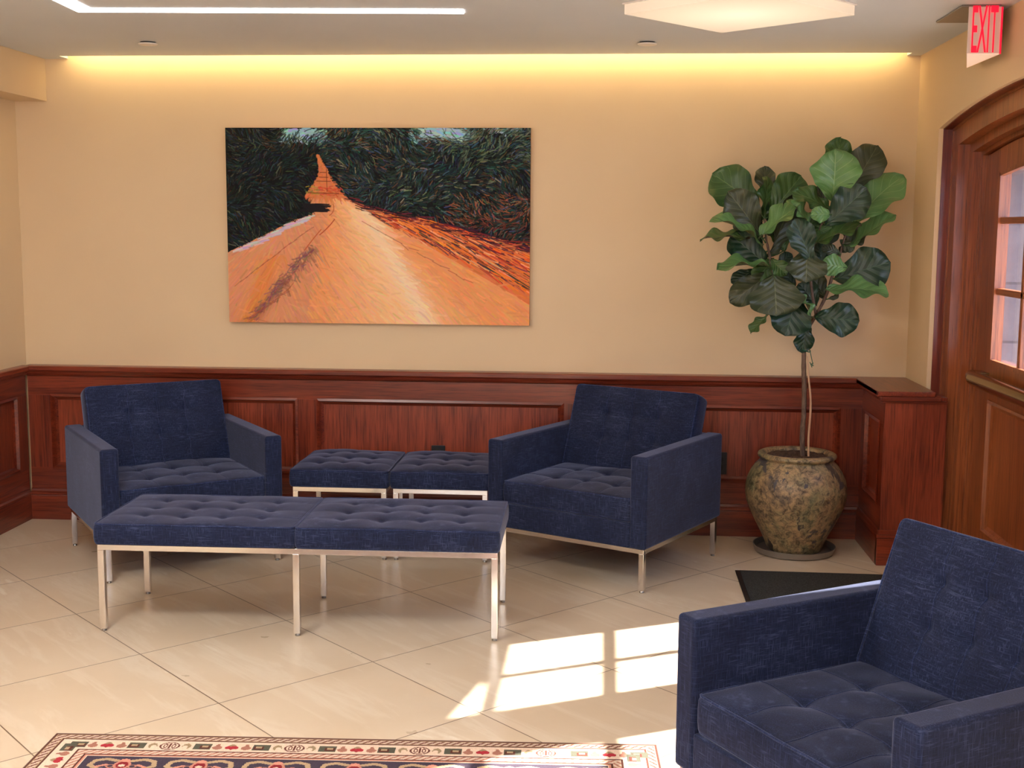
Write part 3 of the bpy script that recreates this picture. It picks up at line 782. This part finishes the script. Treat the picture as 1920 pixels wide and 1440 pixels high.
color_grid('canvas', np.clip(PIMG*1.14-.004, 0.002, 1), PW_, PH_, attr_mat('oil_paint', .7, .2, 90), pt, .034, mp)
MB().box(-PW_/2+.02, PW_/2-.02, .0345, .038, .02, PH_-.02).build('stretcher_bar', M['white'], pt)

# ------------------------------------------------------------------ rug
def rug():
    Wm, Dm, rs = 1.80, 1.20, .003
    nx, ny = int(Wm/rs), int(Dm/rs)
    U, V = np.meshgrid((np.arange(nx)+.5)*rs, (np.arange(ny)+.5)*rs)
    e = np.minimum(np.minimum(U, Wm-U), np.minimum(V, Dm-V))
    img = np.zeros((ny, nx, 3)); CR = lin((226, 200, 178)); BR = lin((92, 52, 44)); NV = lin((70, 60, 74)); PK = lin((205, 140, 120)); TN = lin((176, 150, 118)); GR = lin((92, 92, 78)); RD = lin((176, 52, 62))
    img[:] = NV
    img[e < .150] = CR
    def band(a, b, c): img[(e >= a) & (e < b)] = c
    band(0, .005, BR); band(.005, .034, TN); band(.034, .040, BR)
    along = np.where((np.minimum(V, Dm-V) <= np.minimum(U, Wm-U)), U, V)
    def guard(a, b, c1, c2):
        z = (e >= a) & (e < b); ph = ((along+e*1.2) % .024) < .010; img[z & ph] = c1; img[z & ~ph] = c2
    guard(.010, .030, BR*1.6, CR*.8)
    band(.106, .111, BR); guard(.111, .136, PK*.7, CR*.9); band(.136, .140, BR); band(.140, .148, PK)
    def ell(cx, cy, rx, ry, col, ring_=None):
        q = ((U-cx)/rx)**2+((V-cy)/ry)**2; z = q < 1
        if ring_: z &= q > ring_
        img[z] = col
    def rec(x0, x1, y0, y1, col): img[(U > x0) & (U < x1) & (V > y0) & (V < y1)] = col
    def motif(fx):
        """fx(s, t, rs, rt, shape, col) draws at s along the border, t across it"""
        return fx
    def border(horizontal, length, near):
        per = .369
        k = 0; s0 = .366
        for n in range(-2, 8):
            base = s0+n*per
            def put(ds, dt, rx, ry, col, ring_=None, sh='e'):
                s = base+ds
                if s < .05 or s > length-.05: return
                t_ = .073+dt
                if not near: t_ = (Dm if horizontal else Wm)-t_
                cx, cy = (s, t_) if horizontal else (t_, s)
                a, b = (rx, ry) if horizontal else (ry, rx)
                (ell(cx, cy, a, b, col, ring_) if sh == 'e' else rec(cx-a, cx+a, cy-b, cy+b, col))
            put(0, 0, .030, .026, BR*1.3); put(0, 0, .025, .021, CR); put(0, 0, .004, .018, BR*1.3, sh='r')
            for q in (-1, 1): put(q*.012, 0, .006, .015, BR*1.4, .35)
            for q in (-1, 1):
                put(q*.050, .0, .013, .018, TN*.8); put(q*.046, .008, .009, .012, CR)
                put(q*.098, 0, .026, .020, GR*.9, sh='r'); put(q*.104, .004, .015, .010, BR, sh='r'); put(q*.106, -.002, .009, .006, TN, sh='r')
                put(q*.142, .006, .015, .013, PK*.65); put(q*.142, -.010, .006, .010, PK*.6)
                put(q*.178, .004, .014, .011, RD)
            put(.1845, -.010, .010, .008, TN*.8); put(.1845, .010, .007, .009, RD*.7)
    border(True, Wm, True); border(True, Wm, False); border(False, Dm, True); border(False, Dm, False)
    # field: repeating scrolls, flower heads and twigs
    inner = (U > .15) & (U < Wm-.15) & (V > .15) & (V < Dm-.15); keep = img.copy()
    def seg(x0, y0, x1, y1, w_, col):
        dx, dy = x1-x0, y1-y0; q = np.clip(((U-x0)*dx+(V-y0)*dy)/(dx*dx+dy*dy), 0, 1)
        img[np.hypot(U-x0-q*dx, V-y0-q*dy) < w_] = col
    row = 0; y = .16
    while y < Dm-.1:
        x = .27+(row % 2)*.11
        while x < Wm-.1:
            for sg in (-1, 1):
                pts = [(x+sg*.020, y+.02), (x+sg*.055, y+.008), (x+sg*.085, y+.02), (x+sg*.092, y+.05), (x+sg*.06, y+.075)]
                for a, b in zip(pts, pts[1:]): seg(a[0], a[1], b[0], b[1], .0075, TN*1.05)
                seg(x+sg*.045, y+.045, x+sg*.070, y+.06, .005, PK); seg(x+sg*.03, y+.095, x+sg*.05, y+.07, .003, CR); seg(x+sg*.05, y+.07, x+sg*.068, y+.085, .003, CR)
                ell(x+sg*.032, y+.055, .012, .012, PK*.8, .4)
            ell(x, y+.045, .024, .03, PK*.9); ell(x, y+.045, .017, .022, RD*.55); ell(x, y+.05, .010, .008, CR); ell(x, y+.016, .014, .010, PK*1.1)
            x += .22
        y += .12; row += 1
    img[~inner] = keep[~inner]
    img *= RNG.normal(1, .06, (ny, nx, 1)).clip(.8, 1.2)
    return img, Wm, Dm
RIMG, RW, RD_ = rug()
rg_ = empty('rug', (-1.624, -2.657, 0), .045); tag(rg_, 'patterned cream and navy oriental rug at the bottom edge of the photo', 'rug')
color_grid('rug_pile', RIMG, RW, RD_, attr_mat('wool', .95, .6, 400), rg_, .0075, Matrix.Translation((RW/2, -RD_/2, .008)))
m = MB()
m.tube([(0, -RD_, .0045), (0, 0, .0045), (RW, 0, .0045), (RW, -RD_, .0045)], .0045, 8)
m.build('rug_binding', plain('binding', (.16, .08, .06), .9), rg_, smooth=True)

# ------------------------------------------------------------------ potted fig
def pot_mat():
    m, t, b = new_mat('weathered_glaze'); v = coords(t)
    n1 = noise(t, v, 3.6, 9, .72, .5); n2 = noise(t, v, 34, 9, .78, .6); n3 = noise(t, coords(t, (1, 1, .45), loc=(4, 2, 1)), 3.4, 6, .62, .5)
    base = ramp(t, n1, [(.38, (.12, .085, .055)), (.45, (.30, .20, .105)), (.53, (.235, .185, .095)), (.58, (.15, .14, .075)), (.66, (.22, .205, .115))])
    spk = ramp(t, n2, [(.40, (.30, .28, .25)), (.49, (.95, .95, .95)), (.60, (1.6, 1.5, 1.35))])
    base = mix(t, 1.0, base, spk, 'MULTIPLY')
    fl = ramp(t, n3, [(.575, (0, 0, 0)), (.585, (1, 1, 1))]); base = mix(t, fl, base, (.075, .055, .042))
    fl2 = ramp(t, n3, [(.565, (0, 0, 0)), (.575, (1, 1, 1)), (.580, (1, 1, 1)), (.59, (0, 0, 0))]); base = mix(t, math_(t, 'MULTIPLY', fl2, .45), base, (.40, .34, .18))
    n5 = noise(t, coords(t, loc=(7, 3, 5)), 7, 5, .6, 1.0); cr = ramp(t, n5, [(.63, (0, 0, 0)), (.64, (1, 1, 1))]); base = mix(t, cr, base, (.06, .055, .06))
    t.links.new(base, b.inputs['Base Color']); b.inputs['Roughness'].default_value = .5; b.inputs['Coat Weight'].default_value = .2; b.inputs['Coat Roughness'].default_value = .3
    bump(t, math_(t, 'ADD', n2, math_(t, 'MULTIPLY', fl, -.5)), .5, .004, b); return m
def bark_mat():
    m, t, b = new_mat('bark'); n = noise(t, coords(t, (60, 60, 18)), 1, 5, .6); t.links.new(ramp(t, n, [(.35, (.075, .042, .03)), (.65, (.20, .13, .09))]), b.inputs['Base Color'])
    b.inputs['Roughness'].default_value = .8; bump(t, n, .6, .003, b); return m
def cane_mat():
    m, t, b = new_mat('bamboo'); n = noise(t, coords(t, (20, 20, 6)), 1, 3); t.links.new(ramp(t, n, [(.3, (.48, .27, .16)), (.7, (.62, .40, .24))]), b.inputs['Base Color']); b.inputs['Roughness'].default_value = .5; return m
def soil_mat():
    m, t, b = new_mat('bark_mulch'); n = noise(t, coords(t), 60, 6, .7); t.links.new(ramp(t, n, [(.35, (.03, .015, .01)), (.65, (.13, .07, .045))]), b.inputs['Base Color']); b.inputs['Roughness'].default_value = .95
    bump(t, n, 1, .01, b); return m
def leaf_mat(name, top_a, top_b, under, vein):
    m, t, b = new_mat(name); uvn = N(t, 'ShaderNodeUVMap'); sp = N(t, 'ShaderNodeSeparateXYZ'); t.links.new(uvn.outputs[0], sp.inputs[0])
    s, v = sp.outputs[0], math_(t, 'ABSOLUTE', sp.outputs[1])
    mid = math_(t, 'LESS_THAN', v, .022)
    q = math_(t, 'SUBTRACT', math_(t, 'MULTIPLY', s, 6.2), math_(t, 'MULTIPLY', math_(t, 'POWER', v, .85), 2.1))
    fr = math_(t, 'FRACT', q); d = math_(t, 'ABSOLUTE', math_(t, 'SUBTRACT', fr, .5)); side = math_(t, 'LESS_THAN', d, .040)
    side = math_(t, 'MULTIPLY', side, math_(t, 'LESS_THAN', v, .86))
    vn = math_(t, 'MAXIMUM', mid, math_(t, 'MULTIPLY', side, .7))
    n = noise(t, coords(t), 14, 4)
    top = ramp(t, n, [(.3, top_a), (.7, top_b)])
    g = N(t, 'ShaderNodeNewGeometry')
    col = mix(t, g.outputs['Backfacing'], top, under)
    col = mix(t, math_(t, 'MULTIPLY', vn, .62), col, vein)
    t.links.new(col, b.inputs['Base Color']); b.inputs['Roughness'].default_value = .38; b.inputs['Specular IOR Level'].default_value = .5
    b.inputs['Subsurface Weight'].default_value = 0
    pud = math_(t, 'SUBTRACT', math_(t, 'MULTIPLY', d, 1.0), math_(t, 'MULTIPLY', mid, .4))
    bump(t, pud, .55, .006, b); return m
UND = (.075, .062, .034)
LM = [leaf_mat('leaf_gloss_pale', (.085, .20, .060), (.13, .27, .085), (.10, .12, .05), (.26, .40, .17)),  # pale tone: glossy reflection on the leaves put into the base colour
      leaf_mat('leaf_green', (.030, .085, .018), (.055, .125, .030), UND, (.16, .26, .09)),
      leaf_mat('leaf_dark', (.008, .030, .014), (.016, .046, .022), UND, (.06, .12, .06)),
      leaf_mat('leaf_olive', (.030, .045, .018), (.050, .062, .028), (.07, .058, .036), (.15, .17, .085))]
PX, PY = .9225, -.26
plant = empty('potted_fig_tree', (PX, PY, .012)); tag(plant, 'tall fiddle-leaf fig tree in a weathered round glazed pot', 'potted plant')
TI = Matrix.Translation((-PX, -PY, -.012))
prof = [(.0, .002), (.110, .0), (.128, .004), (.136, .03), (.156, .075), (.185, .13), (.214, .19), (.231, .235), (.2375, .275), (.236, .31), (.229, .345), (.213, .38), (.194, .408), (.176, .427), (.169, .437),
        (.172, .443), (.181, .448), (.184, .456), (.181, .465), (.172, .470), (.160, .470), (.150, .464), (.146, .452), (.146, .42), (.0, .42)]
pot = MB().lathe(prof, (0, 0, 0), 96, close=False).build('pot', pot_mat(), plant, smooth=True)
m = MB(); nR, nA = 16, 60; V = [(0, 0, .452)]
for i in range(1, nR+1):
    for k in range(nA):
        a = 2*math.pi*k/nA; R = .1455*i/nR; V.append((R*math.cos(a), R*math.sin(a), .448+.008*random.random()))
F = [(0, 1+k, 1+(k+1) % nA) for k in range(nA)]+[(1+(i-1)*nA+k, 1+i*nA+k, 1+i*nA+(k+1) % nA, 1+(i-1)*nA+(k+1) % nA) for i in range(1, nR) for k in range(nA)]
m.add(V, F); m.build('soil', soil_mat(), pot, smooth=True)
def smooth_path(P, n=6):
    out = []
    for i in range(len(P)-1):
        p0, p1, p2, p3 = [np.array(P[max(0, min(len(P)-1, i+d))]) for d in (-1, 0, 1, 2)]
        for k in range(n):
            s = k/n; out.append(.5*((2*p1)+(-p0+p2)*s+(2*p0-5*p1+4*p2-p3)*s*s+(-p0+3*p1-3*p2+p3)*s**3))
    out.append(np.array(P[-1])); return out
BK = bark_mat()
def limb(name, P, mat=BK, n=12):
    S = smooth_path(P); m = MB(); m.tube([tuple(p[:3]) for p in S], [p[3]*(1+.06*math.sin(i*1.9)) for i, p in enumerate(S)], n)
    return m.build(name, mat, plant, smooth=True, matrix=TI)
LEAVES = [((0.706,-0.21,1.64),(0.503,-0.16,1.787),0.193,1,0.15),
((0.747,-0.18,1.69),(0.741,-0.14,1.821),0.092,3,0.2),
((0.711,-0.28,1.514),(0.565,-0.32,1.693),0.163,3,0.15),
((0.735,-0.23,1.573),(0.757,-0.2,1.771),0.097,1,0.3),
((0.769,-0.24,1.608),(0.902,-0.21,1.776),0.158,1,0.2),
((0.705,-0.33,1.497),(0.872,-0.36,1.645),0.081,0,0.35),
((0.766,-0.26,1.411),(0.867,-0.24,1.687),0.112,3,0.4),
((0.728,-0.31,1.48),(0.497,-0.38,1.59),0.066,0,0.3),
((0.66,-0.26,1.496),(0.448,-0.23,1.492),0.053,1,0.2),
((0.747,-0.26,1.371),(0.589,-0.23,1.498),0.153,2,0.15),
((0.766,-0.32,1.37),(0.518,-0.38,1.36),0.051,0,0.3),
((0.697,-0.24,1.34),(0.596,-0.22,1.278),0.071,2,0.3),
((0.78,-0.27,1.394),(0.698,-0.28,1.289),0.092,1,0.25),
((0.776,-0.35,1.32),(0.786,-0.39,1.142),0.239,3,0.12),
((0.771,-0.28,1.327),(0.59,-0.28,1.191),0.122,3,0.25),
((0.767,-0.24,1.131),(0.69,-0.23,1.044),0.043,1,0.3),
((0.887,-0.31,1.231),(0.839,-0.35,1.048),0.183,2,0.1),
((0.945,-0.28,1.096),(0.923,-0.28,0.961),0.087,2,0.25),
((0.936,-0.36,1.39),(0.855,-0.39,1.573),0.122,2,0.2),
((0.919,-0.35,1.438),(0.915,-0.39,1.296),0.173,3,0.2),
((0.987,-0.26,1.18),(0.907,-0.26,1.278),0.112,2,0.2),
((1.035,-0.22,1.208),(0.963,-0.21,1.327),0.087,3,0.2),
((0.891,-0.33,1.244),(0.959,-0.34,1.13),0.033,0,0.3),
((0.764,-0.33,1.388),(0.829,-0.35,1.325),0.076,1,0.3),
((0.8,-0.24,1.356),(0.869,-0.22,1.416),0.061,2,0.2),
((1.049,-0.21,1.764),(1.084,-0.18,1.951),0.122,1,0.15),
((1.033,-0.32,1.666),(1.028,-0.38,1.878),0.214,0,0.3),
((1.135,-0.23,1.722),(1.247,-0.2,1.914),0.158,3,0.15),
((1.133,-0.26,1.568),(1.354,-0.23,1.786),0.158,0,0.2),
((1.008,-0.34,1.555),(1.169,-0.37,1.713),0.158,2,0.12),
((1.133,-0.28,1.463),(1.313,-0.3,1.6),0.069,0,0.3),
((0.933,-0.32,1.46),(1.153,-0.34,1.556),0.076,1,0.3),
((1.027,-0.28,1.628),(0.86,-0.31,1.704),0.092,1,0.25),
((1.027,-0.34,1.598),(0.932,-0.37,1.597),0.071,0,0.2),
((0.939,-0.31,1.542),(0.841,-0.34,1.665),0.061,0,0.3),
((1.029,-0.21,1.644),(0.969,-0.19,1.723),0.061,3,0.2),
((1.056,-0.24,1.697),(1.015,-0.23,1.746),0.056,1,0.2),
((1.073,-0.26,1.305),(1.303,-0.29,1.382),0.188,2,0.12),
((1.029,-0.31,1.267),(1.288,-0.35,1.257),0.092,0,0.2),
((1.105,-0.32,1.356),(0.995,-0.34,1.375),0.097,0,0.2),
((0.982,-0.29,1.127),(1.169,-0.32,1.112),0.148,2,0.12),
((1.037,-0.26,1.208),(1.088,-0.26,1.228),0.023,3,0.3),
((1.088,-0.26,1.418),(1.004,-0.26,1.452),0.051,3,0.25),
((1.085,-0.26,1.482),(1.145,-0.26,1.433),0.051,3,0.3),
((0.966,-0.29,1.543),(1.039,-0.3,1.494),0.071,1,0.25),
((1.021,-0.18,1.741),(1.149,-0.15,1.863),0.102,3,0.2),
((0.778,-0.22,1.504),(0.808,-0.21,1.672),0.112,2,0.15),
((0.836,-0.21,1.43),(0.808,-0.2,1.554),0.097,1,0.2),
((1.006,-0.22,1.432),(1.052,-0.21,1.568),0.102,2,0.2),
((0.91,-0.21,1.431),(0.979,-0.2,1.605),0.112,1,0.2),
((1.116,-0.21,1.507),(1.125,-0.19,1.667),0.112,1,0.2),
((0.891,-0.21,1.268),(0.819,-0.21,1.355),0.087,2,0.2),
((1.021,-0.22,1.357),(0.987,-0.21,1.469),0.092,2,0.2),
((0.726,-0.2,1.429),(0.637,-0.17,1.603),0.127,2,0.15),
((1.075,-0.21,1.605),(1.147,-0.19,1.729),0.117,2,0.15),
((1.09,-0.23,1.432),(1.21,-0.22,1.532),0.076,3,0.25),
((0.766,-0.23,1.206),(0.715,-0.22,1.305),0.087,2,0.2)]
TRUNK = [(0.948, -0.26, 0.476, 0.0125), (0.943, -0.26, 0.566, 0.012), (0.947, -0.26, 0.668, 0.0115), (0.945, -0.26, 0.782, 0.0115), (0.939, -0.26, 0.883, 0.011), (0.938, -0.26, 0.972, 0.01), (0.945, -0.26, 1.064, 0.01)]
B1 = [(0.945, -0.26, 1.064, 0.01), (0.982, -0.26, 1.125, 0.008), (1.029, -0.25, 1.219, 0.0075), (1.057, -0.24, 1.309, 0.007), (1.083, -0.25, 1.396, 0.006), (1.1, -0.26, 1.482, 0.005), (1.117, -0.26, 1.531, 0.004)]
B2 = [(0.94, -0.26, 1.047, 0.009), (0.908, -0.28, 1.173, 0.006), (0.832, -0.28, 1.259, 0.006), (0.779, -0.29, 1.328, 0.006), (0.759, -0.29, 1.411, 0.006), (0.74, -0.29, 1.492, 0.005), (0.734, -0.27, 1.578, 0.004)]
B3 = [(0.986, -0.26, 1.135, 0.007), (0.958, -0.29, 1.248, 0.006), (0.946, -0.3, 1.384, 0.006), (0.972, -0.29, 1.506, 0.006), (1.025, -0.28, 1.616, 0.005), (1.044, -0.28, 1.689, 0.004)]
STAKE = [(0.973, -0.28, 0.465, 0.005), (0.97, -0.28, 0.557, 0.005), (0.974, -0.28, 0.717, 0.005), (0.959, -0.28, 0.848, 0.004), (0.952, -0.27, 0.94, 0.003)]

TRUNK = [(TRUNK[0][0], TRUNK[0][1], .44, .0135)]+TRUNK
limb('trunk', TRUNK)
for B_ in (B1, B2, B3): limb('branch', B_)
STAKE = [(STAKE[0][0], STAKE[0][1], .43, .0055)]+STAKE
limb('stake', STAKE, cane_mat())['label'] = 'pale bamboo stake'
# green tie
m = MB(); m.loop_tube([(.944+.021*math.cos(a), -.265+.018*math.sin(a), .965+.004*math.sin(2*a)) for a in [k*math.pi/8 for k in range(16)]], .0028, 6)
m.tube([(.962, -.28, .965), (.975, -.29, .905), (.972, -.29, .895)], .0018, 6)
for dx, dz in ((.012, .006), (.014, -.008), (.006, -.016), (-.005, .010)): m.tube([(.966, -.288, .905), (.966+dx, -.29, .905+dz)], .0018, 6)
m.build('tie', plain('green_tie', (.01, .09, .05), .5), plant, matrix=TI)['label'] = 'green plastic tie'
CAMP = Vector((0, -CAM_D, CAM_H))
def fig_leaf(bp, tp, wd, ty, fold, k):
    rgl = random.Random(k*13+5)
    B0, T0 = Vector(bp), Vector(tp); B0 -= (T0-B0)*.05; T0 += (T0-B0)*.03; wd *= 1.14; ax = T0-B0; L = ax.length; t = ax.normalized()
    view = (Vector((0, -1, .12))).normalized()     # mean facing of the crown towards the open room
    wdir = t.cross(view).normalized(); nrm = wdir.cross(t).normalized()
    real = max(wd, .60*L) if wd < .55*L else wd
    ang = math.acos(max(-1, min(1, wd/real)))*(1 if ty in (0, 1) else (1 if rgl.random() < .5 else -1))
    # tilt so a narrow-looking leaf is a full leaf seen edge-on
    Rm = Matrix.Rotation(ang if nrm.z*0+1 else -ang, 3, t)
    w2, n2 = Rm @ wdir, Rm @ nrm
    if ty in (0, 1) and n2.z < 0:
        Rm = Matrix.Rotation(-ang, 3, t); w2, n2 = Rm @ wdir, Rm @ nrm
    nu, nv = 22, 12; V = []; UV = []
    ph = rgl.uniform(0, 6); cur = rgl.uniform(.02, .10)*L; wav = rgl.uniform(.010, .020)*min(1, L/.17)**1.5
    for i in range(nu+1):
        s = i/nu
        hwid = .5*real*(max(0, math.sin(math.pi*min(1, s**1.28)))**.58)*(.80+.26*s-.12*math.exp(-((s-.30)/.13)**2))
        for j in range(nv+1):
            v = -1+2*j/nv
            edge = 1+.05*math.sin(s*19+ph+(2 if v > 0 else 0))*abs(v)
            x = hwid*v*edge
            z = fold*abs(x)*1.1 - cur*4*(s-.5)**2*(1) + wav*math.sin(s*15+ph+(1.4 if v > 0 else 0))*v*v
            V.append(B0+t*(L*s)+w2*x*(1-.08*fold)+n2*z); UV.append((s, v))
    Fc = [(i*(nv+1)+j, i*(nv+1)+j+1, (i+1)*(nv+1)+j+1, (i+1)*(nv+1)+j) for i in range(nu) for j in range(nv)]
    # orient so the face normal is n2 (upper side); type 3 shows its underside
    a, b_, c_ = V[Fc[100][0]], V[Fc[100][1]], V[Fc[100][2]]
    up = (b_-a).cross(c_-b_).dot(n2) > 0
    if (not up) : Fc = [q[::-1] for q in Fc]
    m = MB(); m.add(V, Fc)
    return m.build('leaf', LM[ty], plant, smooth=True, matrix=TI, uv=UV)
branches = [p for B_ in (B1, B2, B3, TRUNK[4:]) for p in smooth_path(B_, 4)]
for k, (bp, tp, wd, ty, fold) in enumerate(LEAVES):
    lf = fig_leaf(bp, tp, wd, ty, fold, k)
    q = min(branches, key=lambda p: (p[0]-bp[0])**2+(p[1]-bp[1])**2+(p[2]-bp[2])**2)
    m = MB(); a = Vector(bp); bq = Vector((q[0], q[1], q[2])); tdir = (Vector(tp)-a).normalized()
    mid_ = (a+bq)/2-Vector((0, 0, .008))
    m.tube([bq, mid_, a, a+tdir*.015], [.0035, .003, .0028, .002], 7)
    m.build('petiole', LM[1], lf, smooth=True, matrix=TI, uv=[(.5, .4)]*len(m.v))
# saucer
so = MB().lathe([(0, .0), (.172, .0), (.186, .006), (.192, .026), (.194, .034), (.190, .035), (.184, .028), (.178, .011), (.170, .0115), (0, .0115)], (0, 0, 0), 72, close=False).build('saucer', M['steel'], None, smooth=False)
so.data.set_sharp_from_angle(angle=.7)
for p in so.data.polygons: p.use_smooth = True
so.location = (PX, PY, 0); tag(so, 'round grey metal saucer under the fig pot', 'saucer')

# ------------------------------------------------------------------ ceiling fixtures and added fill panels
def square_light(x, y, s, ang, drop, mat, name, label, frame=True):
    o = empty(name, (x, y, H), ang)
    m = MB().box(-s/2, s/2, -s/2, s/2, -drop, -.006); m.build('diffuser', M[mat], o, bevel=.002)
    MB().box(-s/2-.006, s/2+.006, -s/2-.006, s/2+.006, -.006, -.0005).build('mounting_plate', M['white'], o)
    return tag(o, label, 'ceiling light')
square_light(.479, -1.363, .60, math.radians(48.5), .042, 'panel_glow', 'ceiling_light', 'square glowing ceiling light panel turned on its corner above the middle armchair')
square_light(-1.7, -3.3, .60, math.radians(45), .042, 'fill_glow', 'ceiling_light', 'added unseen fill light panel over the rug, left of the viewer')  # this and the next two: out-of-view panels added to brighten the room
square_light(-.9, -5.4, .60, math.radians(45), .042, 'fill_glow', 'ceiling_light', 'added unseen fill light panel behind the viewer')
square_light(-.9, -7.2, .60, math.radians(45), .042, 'fill_glow', 'ceiling_light', 'added unseen fill light panel at the far end behind the viewer')
A_ = math.atan2(.091, 1.504)
o = empty('linear_ceiling_light', (-2.066, -1.289, H), A_); tag(o, 'L-shaped white linear light in the ceiling above the left armchair', 'ceiling light')
m = MB(); m.prism([(0, 0), (0, -1.7), (.075, -1.7), (.075, -.075), (1.507, -.085), (1.507, 0)], 'z', -.004, -.0005); m.build('diffuser', M['line_glow'], o)
def disc(x, y, label):
    o = empty('ceiling_cover_disc', (x, y, H))
    MB().lathe([(0, -.013), (.039, -.013), (.0435, -.010), (.0435, -.007), (0, -.007)], (0, 0, 0), 40, close=False).build('cover_plate', M['white'], o, smooth=False)
    MB().lathe([(.034, -.007), (.034, -.0003)], (0, 0, 0), 32).build('recess_ring', M['black'], o)
    tag(o, label, 'ceiling cover', 'round ceiling cover plates')
disc(-2.089, -.49, 'small round cover plate on the ceiling at the left, above the corner armchair')
disc(.172, -.42, 'small round cover plate on the ceiling just behind the square light panel')
# exit sign
ex = empty('exit_sign', (1.383, -1.30, H)); tag(ex, 'red illuminated exit sign hanging from the ceiling near the arched door', 'exit sign')
T3 = [(-.062, -.006), (.060, -.004), (.052, .390)]
m = MB(); m.prism(T3, 'z', -.176, -.008); m.build('sign_body', M['exit_body'], ex, bevel=.0015)
m = MB(); m.prism([(a*.97, b*.985+.003) for a, b in T3], 'z', -.179, -.1762); m.build('lower_lens', M['frost'], ex)
MB().box(-.085, .058, .0, .36, -.008, -.0005).build('canopy', M['steel'], ex, bevel=.002)
m = MB(); 
for (x0, x1) in ((.056, .0612), ): m.box(x0, x1, -.0095, -.004, -.178, -.010)
m.build('red_edge', M['exit_red'], ex)
cu = bpy.data.curves.new('exit_text', 'FONT'); cu.body = 'EXIT'; cu.extrude = .0015; cu.offset = .006; cu.resolution_u = 6
to = bpy.data.objects.new('exit_text_tmp', cu); C.objects.link(to); bpy.context.view_layer.update()
me = bpy.data.meshes.new_from_object(to.evaluated_get(bpy.context.evaluated_depsgraph_get())); bpy.data.objects.remove(to)
xs = [v.co.x for v in me.vertices]; ys = [v.co.y for v in me.vertices]
x0, x1, y0, y1 = min(xs), max(xs), min(ys), max(ys)
for v in me.vertices:
    X = (v.co.x-x0)/(x1-x0); Y = (v.co.y-y0)/(y1-y0); v.co = Vector((-.047+X*.092, -.0082-.0010*(1 if v.co.z > 0 else 0), -.173+Y*.168))
me.materials.append(M['exit_red']); lt = link(bpy.data.objects.new('lettering', me), ex); lt['label'] = 'glowing red letters reading EXIT'
